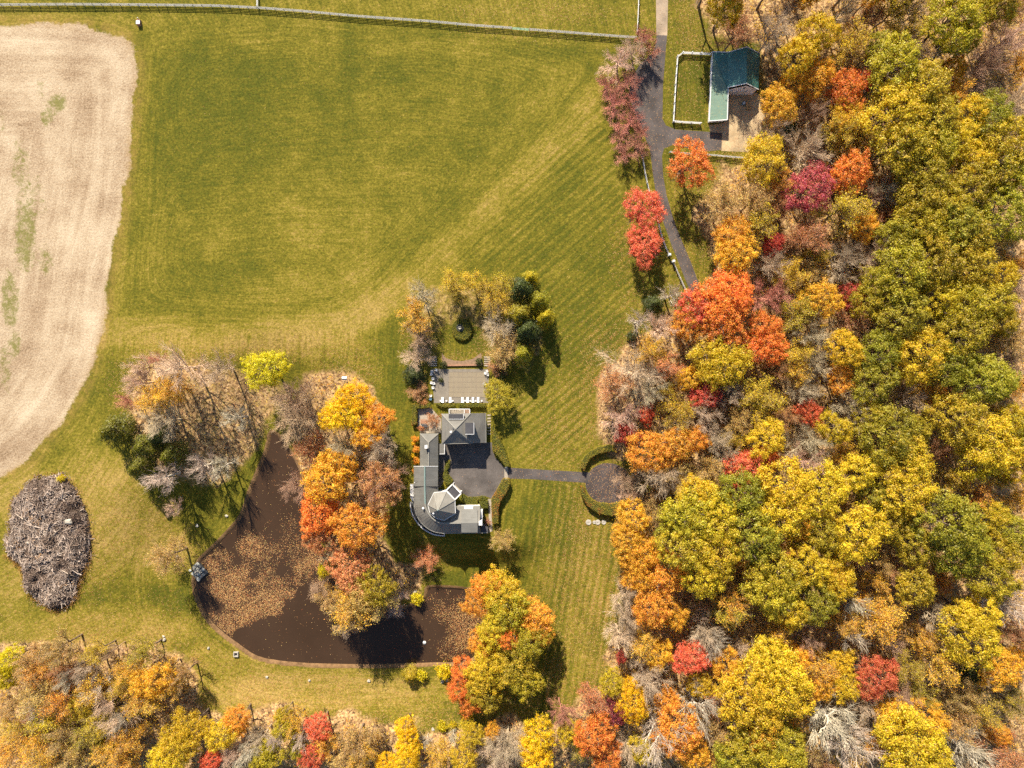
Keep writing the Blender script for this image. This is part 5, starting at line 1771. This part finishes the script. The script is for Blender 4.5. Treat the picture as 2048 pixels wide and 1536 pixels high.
# retaining bed wall and steps
t = thing("planter_wall", "low brick bed edge between terrace and round lawn", "wall", P(925, 730))
MB().bar(P(890, 731, .2), P(962, 730, .2), .35, .5).o("coping", M_BRICK, t)
sheet("planting_bed", px_arr([(884, 706), (892, 716), (908, 721), (925, 722), (945, 718), (962, 706), (966, 730), (884, 731)]), .02, simple("bed_mulch", (.21, .135, .085), .9, .35, 2.0))


def steps(label, x0, x1, y0, y1, n):
    t = thing("garden_steps", label, "steps", P((x0 + x1) / 2, y1), "garden stairs")
    for k in range(n):
        ya = y0 + (y1 - y0) * k / n; yb = ya + (y1 - y0) / n * .62
        ax, ay = P2(x0, ya); bx, by = P2(x1, yb)
        MB().box((ax + bx) / 2, (ay + by) / 2, .06 + .05 * (n - k), bx - ax, ay - by, .12).o("tread", M_PAVE, t)


steps("pale garden steps left of the brick bed", 861, 874, 713, 734, 5)
steps("pale garden steps right of the brick bed", 968, 980, 713, 734, 5)
t = thing("stepping_slabs", "row of stone slabs beside the lodge's right eave", "path", P(978, 850))
for k in range(7):
    c = P(*_c1(1352, 345 + k * 42), .05); MB().box(c[0], c[1], .05, .95, .42, .08, .05 * (k % 3)).o("slab", M_PAVE, t)


def lounger(px, py, label):
    c = P(px, py, TZ0)
    t = thing("sun_lounger", label, "lounger", (c[0], c[1], TZ0), "white sun loungers by the pool")
    w, l = .66, 1.45
    MB().box(0, .18, .34, w, 1.05, .06).o("seat", M_WHITE, t, False)
    v = MB(); v.bar((0, -.34, .36), (0, -.78, .62), w, .06, (0, 0, 1)); v.o("backrest", M_WHITE, t, False)
    for sx in (-1, 1):
        MB().box(sx * .3, 0, .29, .05, l, .06).o("side_rail", M_WHITE, t, False)
        for sy in (-.6, .62): MB().box(sx * .3, sy, .14, .05, .05, .28).o("leg", M_WHITE, t, False)
    return t


for k, (x, lab) in enumerate(((885.5, "white sun lounger at the far left of the pool row"), (900.7, "white sun lounger second from left, beside the gap"),
                              (925, "white sun lounger first right of the gap in the row"), (935.4, "white sun lounger second right of the gap"),
                              (946, "white sun lounger third right of the gap"), (956.4, "white sun lounger at the right end of the row"))):
    lounger(x, 799.4, lab)


def side_table(px, py, label):
    c = P(px, py, TZ0)
    t = thing("side_table", label, "table", (c[0], c[1], TZ0), "small white side tables")
    MB().cyl((0, 0), .24, .24, .40, .44, 14).o("top", M_WHITE, t, False)
    for a in (0, 2.09, 4.19): MB().bar((.06 * math.cos(a), .06 * math.sin(a), .4), (.2 * math.cos(a), .2 * math.sin(a), 0), .04).o("leg", M_WHITE, t, False)


for x, lab in ((881.3, "small white table left of the leftmost lounger"), (893, "small white table between the two left loungers"), (905.5, "small white table at the gap in the loungers"),
               (930.2, "small white table left of the fourth lounger"), (940.8, "small white table right of the fourth lounger"), (951.2, "small white table left of the last lounger"), (963.5, "small white table at the row's right end")):
    side_table(x, 801.5, lab)


def chair(px, py, rz, label, mat=None):
    c = P(px, py, TZ0)
    mat = mat or M_WHITE
    t = thing("garden_chair", label, "chair", (c[0], c[1], TZ0), "white chairs around the pool terrace", rz)
    MB().box(0, 0, .43, .62, .60, .07).o("seat", mat, t, False)
    v = MB(); v.bar((0, -.28, .45), (0, -.40, .92), .60, .05, (0, 1, 0)); v.o("backrest", mat, t, False)
    for sx in (-1, 1):
        MB().box(sx * .3, .0, .64, .07, .56, .04).o("armrest", mat, t, False)
        for sy in (-1, 1): MB().box(sx * .27, sy * .25, .2, .05, .05, .40).o("leg", mat, t, False)


for i, (x, y, rz, lab) in enumerate(((872.8, 740, 1.2, "white chair at the terrace's upper left corner"), (864, 743, 1.6, "white chair second down the terrace's left edge"),
                                     (863.2, 748.5, 1.5, "white chair third down the terrace's left edge"), (866, 757.5, 1.9, "white chair fourth down the terrace's left edge"),
                                     (863, 765.5, 1.4, "white chair fifth down the terrace's left edge"), (868, 767, -1.2, "white chair just inside the left edge group"),
                                     (866, 775.5, 1.8, "white chair sixth down the terrace's left edge"), (861.5, 791.5, 1.3, "white chair above the blue one at lower left"),
                                     (974.5, 742.5, -1.5, "white chair at the terrace's upper right corner"), (975.5, 749.5, -1.7, "white chair second down the terrace's right edge"),
                                     (970.5, 746.5, 1.5, "white chair just inside the upper right corner"), (969.5, 768, -1.6, "white chair halfway down the terrace's right edge"))):
    chair(x, y, rz, lab)
chair(861, 798, 1.3, "blue chair at the terrace's lower left corner", M_BLUE)

# small court left of the lodge
sheet("side_court", px_arr([_c1(*q) for q in [(372, 250), (560, 240), (700, 400), (700, 590), (420, 590), (372, 480)]]), .022, M_PAVE)
t = thing("hot_tub", "dark square-lidded tub in the small court left of lodge", "tub", P(*_c1(472, 487)))
c = P(*_c1(472, 487), .8); MB().box(c[0], c[1], .4, 1.6, .9, .8).o("cabinet", M_STONE, t); MB().box(c[0], c[1], .84, 1.5, .8, .1).o("lid", M_ROOFD, t)
t = thing("brick_bench", "orange brick bench in the small court left of lodge", "bench", P(*_c1(455, 430)))
c = P(*_c1(455, 430), .4)
for k in range(4): MB().box(c[0], c[1] - .42 + k * .28, .40, 1.6, .24, .08).o("slat", M_BRICK, t)
for s in (-1, 1): MB().box(c[0] + s * .65, c[1], .18, .2, 1.0, .36).o("leg", M_BRICK, t)

# ------------------------------------------------------------------ stones, boxes, posts
def boulder_mesh(seed, flat=.7):
    bm = bmesh.new()
    bmesh.ops.create_icosphere(bm, subdivisions=2, radius=.5)
    rr = random.Random(seed)
    ph = [rr.uniform(0, 6) for _ in range(6)]
    for v in bm.verts:
        k = 1 + .16 * math.sin(v.co.x * 7 + ph[0]) + .14 * math.sin(v.co.y * 8 + ph[1]) + .12 * math.sin(v.co.z * 9 + ph[2])
        v.co = v.co * k
        v.co.z = v.co.z * flat + .22
    me = bpy.data.meshes.new("boulder"); bm.to_mesh(me); bm.free()
    me.materials.append(M_PALE)
    return me


M_PALE = simple("pale_boulder", (.36, .325, .265), .85, .3, 1.4, .5)
BM = [boulder_mesh(i) for i in range(4)]


def boulder(px, py, s, label):
    o = link("boulder", BM[int(px) % 4])
    x, y, z = G(px, py)
    o.location = (x, y, z - .05 * s); o.scale = (s, s * .85, s * .9); o.rotation_euler = (0, 0, px)
    tag(o, label, "boulder", "pale boulders on the pond lawn")


for px, py, s, lab in ((327.5, 1273, .8, "upper of two touching boulders on the lawn above bottom left wood"), (329.5, 1279, 1.0, "lower of two touching boulders on the lawn above bottom left wood"),
                       (417.5, 1296, .8, "pale boulder on the lawn at the pond's lower left curve"), (534, 1354, .8, "leftmost pale boulder below the pond's bottom bank"),
                       (619, 1361, .8, "second pale boulder below the pond's bottom bank"), (738, 1361.5, .9, "third pale boulder below the pond's bottom bank, left of bushes"),
                       (843, 1362, .7, "small pale boulder just below the yellow bank bush"), (885, 1362, 1.1, "left of paired boulders beside the orange bank tree"),
                       (894, 1360, .9, "right of paired boulders beside the orange bank tree"), (453.5, 1032, .9, "grey boulder on the grass left of the pond's neck"),
                       (394.5, 1051, .9, "grey boulder between tree shadows above the stone landing"), (355, 1113, .9, "grey boulder under the straw-coloured tree at the landing"),
                       (866, 1458, .9, "pale stone left of the green bush near bottom edge"), (831, 1184, 1.2, "pale boulder at the spit beside the yellow shrub")):
    boulder(px, py, s, lab)

for px, s, lab in ((1177, .75, "large leftmost round millstone on the lawn below the turnaround"), (1188.5, .45, "small second round millstone below the turnaround"),
                   (1195.5, .7, "third round millstone at the hedge shadow's edge"), (1207.5, .62, "rightmost round millstone lying in the hedge shadow")):
    c = G(px, 1044.5)
    t = thing("millstone", lab, "millstone", c, "round millstones on the lawn")
    MB().lathe((0, 0, 0), [(s, -.02), (s, .14), (s * .94, .18), (s * .22, .18), (s * .2, .1)], 24).o("disc", M_STONE, t, False)
    MB().cyl((0, 0), s * .19, .02, .10, .22, 12).o("eye", M_STONE, t, False)

c = G(472.5, 1308, .1)
t = thing("overflow_box", "square stone overflow box on the pond's lower bank", "drain box", c)
for a_ in ((-.55, 0, .25, 1.35), (.55, 0, .25, 1.35), (0, -.55, 1.35, .25), (0, .55, 1.35, .25)):
    MB().box(a_[0], a_[1], .1, a_[2] * .98, a_[3] * .98 if a_[3] > 1 else a_[3] * .97, .7 + .01 * (a_[2] > 1)).o("side", M_STONE, t, False)
MB().box(0, 0, -.1, 1.0, 1.0, .1).o("grate", M_DARK, t, False)

t = thing("fountain_float", "white round float on the pond's dark shaded water", "float", (*P(849, 1285, WATER_Z)[:2], WATER_Z))
MB().lathe((0, 0, 0), [(.3, -.1), (.48, .06), (.44, .22), (.25, .34), (.04, .36)], 18).o("shell", M_WHITE, t, False)
MB().cyl((0, 0), .05, .03, .35, .6, 8).o("nozzle", M_DARK, t, False)

t = thing("bee_box", "white-topped box on a post beside the stubble field corner", "box", G(279.5, 48))
MB().box(0, .1, .45, .9, 1.5, .9).o("cabinet", M_BRICK, t, False)
MB().box(0, 0, .95, 1.0, .9, .1).o("lid", M_WHITE, t, False)
MB().cyl((0, 1.1), .09, .09, 0, 1.3, 8).o("post", M_WHITE, t, False)

t = thing("bird_feeder", "white-roofed feeder on a post above the yellow pond tree", "bird feeder", G(694, 757))
MB().cyl((0, 0), .06, .05, 0, 2.6, 8).o("post", M_FENCE, t, False)
MB().box(0, 0, 2.75, .8, .7, .35).o("tray", M_WOOD, t, False)
v = MB(); v.add([(-.65, -.5, 2.92), (.65, -.5, 2.92), (.65, .5, 2.92), (-.65, .5, 2.92), (-.65, 0, 3.3), (.65, 0, 3.3)], [(0, 1, 5, 4), (2, 3, 4, 5), (0, 4, 3), (1, 2, 5), (3, 2, 1, 0)])
v.o("roof", M_WHITE, t, False)

# pillars of the drive gap
for px, py, lab in ((1337, 511, "white gate pillar above the gap in the driveway fence"), (1345, 524, "white gate pillar below the gap in the driveway fence")):
    t = thing("gate_pillar", lab, "pillar", G(px, py), "driveway gate pillars")
    MB().box(0, 0, .8, .5, .5, 1.6).o("shaft", M_WHITE, t, False)
    MB().box(0, 0, 1.66, .66, .66, .12).box(0, 0, 1.78, .4, .4, .12).o("cap", M_WHITE, t, False)

# white gate posts at the courtyard
for px, py, lab in ((1012.5, 933, "upper stone post of the courtyard gateway"), (1012.5, 958, "lower stone post of the courtyard gateway")):
    t = thing("gate_post", lab, "post", G(px, py), "courtyard gate posts")
    MB().box(0, 0, .7, .45, .45, 1.4).o("shaft", M_STONE, t, False)
    MB().lathe((0, 0, 1.4), [(.34, 0), (.34, .1), (.1, .14), (.2, .3), (.05, .48)], 12).o("ball", M_STONE, t, False)

# stone landing on the pond
ld = thing("stone_landing", "square landing of broken pale slabs on the pond's left bank", "landing", G(396, 1143))
cx, cy, _z = P(396, 1143, -4.2)
rr = random.Random(4)
th = math.radians(-48)
MB().box(cx, cy, -4.75, 4.2, 3.6, 1.0, th).o("footing", M_DARK, ld)
for i in range(4):
    for j in range(4):
        u_, v_ = -1.6 + i * 1.05 + rr.uniform(-.08, .08), -1.35 + j * .9 + rr.uniform(-.08, .08)
        if (i, j) in ((1, 1), (3, 3)): continue
        x = cx + u_ * math.cos(th) - v_ * math.sin(th); y = cy + u_ * math.sin(th) + v_ * math.cos(th)
        MB().box(x, y, -4.22 + rr.uniform(-.06, .18), rr.uniform(.7, 1.0), rr.uniform(.6, .85), .16, th + rr.uniform(-.25, .25)).o("slab", simple("landing_slab", (lambda g_: (.30 * g_, .295 * g_, .26 * g_))(rr.uniform(.45, 1.4)), .8, .25, 2.0), ld)
t2 = thing("stone_lantern", "small white stone lantern on the pond landing", "lantern", (cx, cy, -4.1))
MB().lathe((0, 0, 0), [(.3, 0), (.22, .12), (.14, .5), (.3, .6), (.3, .9), (.48, .95), (.12, 1.2), (.05, 1.35)], 8).o("body", M_PALE, t2, False)

# ------------------------------------------------------------------ brush pile
def brush_pile():
    rng = np.random.default_rng(77)
    out = spline(px_arr([(70, 956), (118, 950), (146, 968), (160, 990), (178, 1030), (183, 1075), (178, 1120), (160, 1165), (150, 1200), (112, 1218), (85, 1205), (55, 1180),
                         (45, 1140), (30, 1120), (12, 1100), (22, 1050), (22, 1015), (40, 985)]), 4, True)
    root = thing("brush_pile", "big heap of grey cut branches on the lawn at far left", "brush pile", G(100, 1085))

    def hz(X, Y):
        d = -sdist(out, X, Y)
        b = np.clip(d / 5.5, 0, 1)
        return ground_z(X, Y) + 3.0 * (b * (2 - b)) * (.45 + .7 * vnoise(X, Y, 4.2, 5)) + 1.3 * (vnoise(X, Y, 1.5, 6) - .3) * np.clip(d, 0, 1)
    lo, hi = out.min(0), out.max(0)
    xs = np.arange(lo[0] - .4, hi[0] + .4, .35); ys = np.arange(lo[1] - .4, hi[1] + .4, .35)
    X, Y = np.meshgrid(xs, ys)
    d = sdist(out, X, Y)
    Z = np.where(d < 0, hz(X, Y) - .25, ground_z(X, Y) - .3)
    i = np.arange(X.size).reshape(X.shape)
    q = np.stack([i[:-1, :-1], i[:-1, 1:], i[1:, 1:], i[1:, :-1]], -1).reshape(-1, 4)
    link("heap_core", quadmesh("heap_core", np.stack([X, Y, Z], -1).reshape(-1, 3), q, simple("brush_soil", (.075, .052, .038), .95, .4, 1.5, .5), smooth_=True), root, True)
    N = 7600
    p = rng.uniform(lo - .5, hi + .5, (N * 4, 2))
    dd = sdist(out, p[:, 0], p[:, 1])
    p = p[dd + (vnoise(p[:, 0], p[:, 1], 2.2, 3) - .45) * 2.2 < .1 + .9 * rng.uniform(0, 1, len(p)) ** 4][:N]
    N = len(p)
    main = math.radians(38) + (vnoise(p[:, 0], p[:, 1], 5, 2) - .5) * 2.4
    az = main + rng.normal(size=N) * .65 + (rng.uniform(size=N) < .25) * 1.5
    ln = rng.gamma(2.2, .32, N) + .25
    ln = np.where(rng.uniform(size=N) < .05, ln + rng.uniform(1, 2.6, N), ln)
    zz = hz(p[:, 0], p[:, 1])
    tilt = rng.normal(size=N) * .22
    d3 = np.stack([np.cos(az) * np.cos(tilt), np.sin(az) * np.cos(tilt), np.sin(tilt)], 1)
    c = np.concatenate([p, (zz + rng.uniform(-.15, .18, N))[:, None]], 1)
    r = rng.gamma(2, .028, N) + .014
    v, q = tubes(c - d3 * ln[:, None] / 2, c + d3 * ln[:, None] / 2, r, r * .6, 3)
    rd = np.repeat(np.clip(vnoise(p[:, 0], p[:, 1], 3, 9) * .6 + rng.uniform(0, .5, N), 0, 1), 3)
    m = NT("cut_branch")
    col = m.cramp(m.attr("rnd"), [(0, (.07, .045, .035)), (.35, (.17, .115, .085)), (.65, (.33, .25, .20)), (.92, (.54, .44, .365)), (1, (.36, .20, .09))])
    br = link("branches", quadmesh("branches", v, q, m.principled(col, .9, None, .15), None, {"rnd": rd}), root, True)
    br["kind"] = "stuff"
    # a few larger logs and sawn ends, dry grass rim
    for k, (px, py, L_, az_) in enumerate(((35, 1053, 1.6, 1.0), (32, 1062, 1.3, .8), (18, 1102, 1.2, .1), (24, 1108, 1.0, .4), (45, 1118, 2.6, -.9), (165, 1020, 2.2, .5), (60, 1180, 1.8, 1.2),
                                           (142, 1138, 2.2, -.5), (52, 1030, 2.4, -.6), (100, 1066, 5.5, .75), (86, 1098, 5.0, .8), (125, 1060, 4.2, .7))):
        x, y = P2(px, py); z = float(hz(np.array([x]), np.array([y]))[0]) + .15
        dv = np.array([[math.cos(az_), math.sin(az_), .05]]) * L_ / 2
        v, q = tubes(np.array([[x, y, z]]) - dv, np.array([[x, y, z]]) + dv, .14 if L_ < 3 else .08, .12 if L_ < 3 else .05, 7)
        link("log", quadmesh("log", v, q, M_LOG, smooth_=True), root, True)
    for px, py in ((147, 1040), (70, 1081), (96, 1098)):
        o = link("stone", BM[0], root)
        x, y = P2(px, py); z = float(hz(np.array([x]), np.array([y]))[0])
        o.location = (x - root.location.x, y - root.location.y, z - root.location.z); o.scale = (1.9, 1.4, 1.2) if px == 147 else (.8, .6, .7)
    n = 2600
    th_ = rng.integers(0, len(out), n)
    b = out[th_] + rng.normal(size=(n, 2)) * .55
    keep = (b[:, 1] < P2(0, 1110)[1]) | (rng.uniform(size=n) < .25)
    b = b[keep]
    base = np.concatenate([b, ground_z(b[:, 0], b[:, 1])[:, None]], 1)
    top = base + np.stack([rng.normal(size=len(b)) * .18, rng.normal(size=len(b)) * .18, rng.uniform(.3, 1.0, len(b))], 1)
    v, q = tubes(base, top, .05, .02, 3)
    g = link("dry_grass", quadmesh("dry_grass", v, q, simple("dry_weeds", (.34, .18, .05), .9, .35, 1.0)), root, True)
    g["kind"] = "stuff"


M_LOG = simple("sawn_log", (.42, .33, .25), .85, .3, 2.0, .3)
brush_pile()
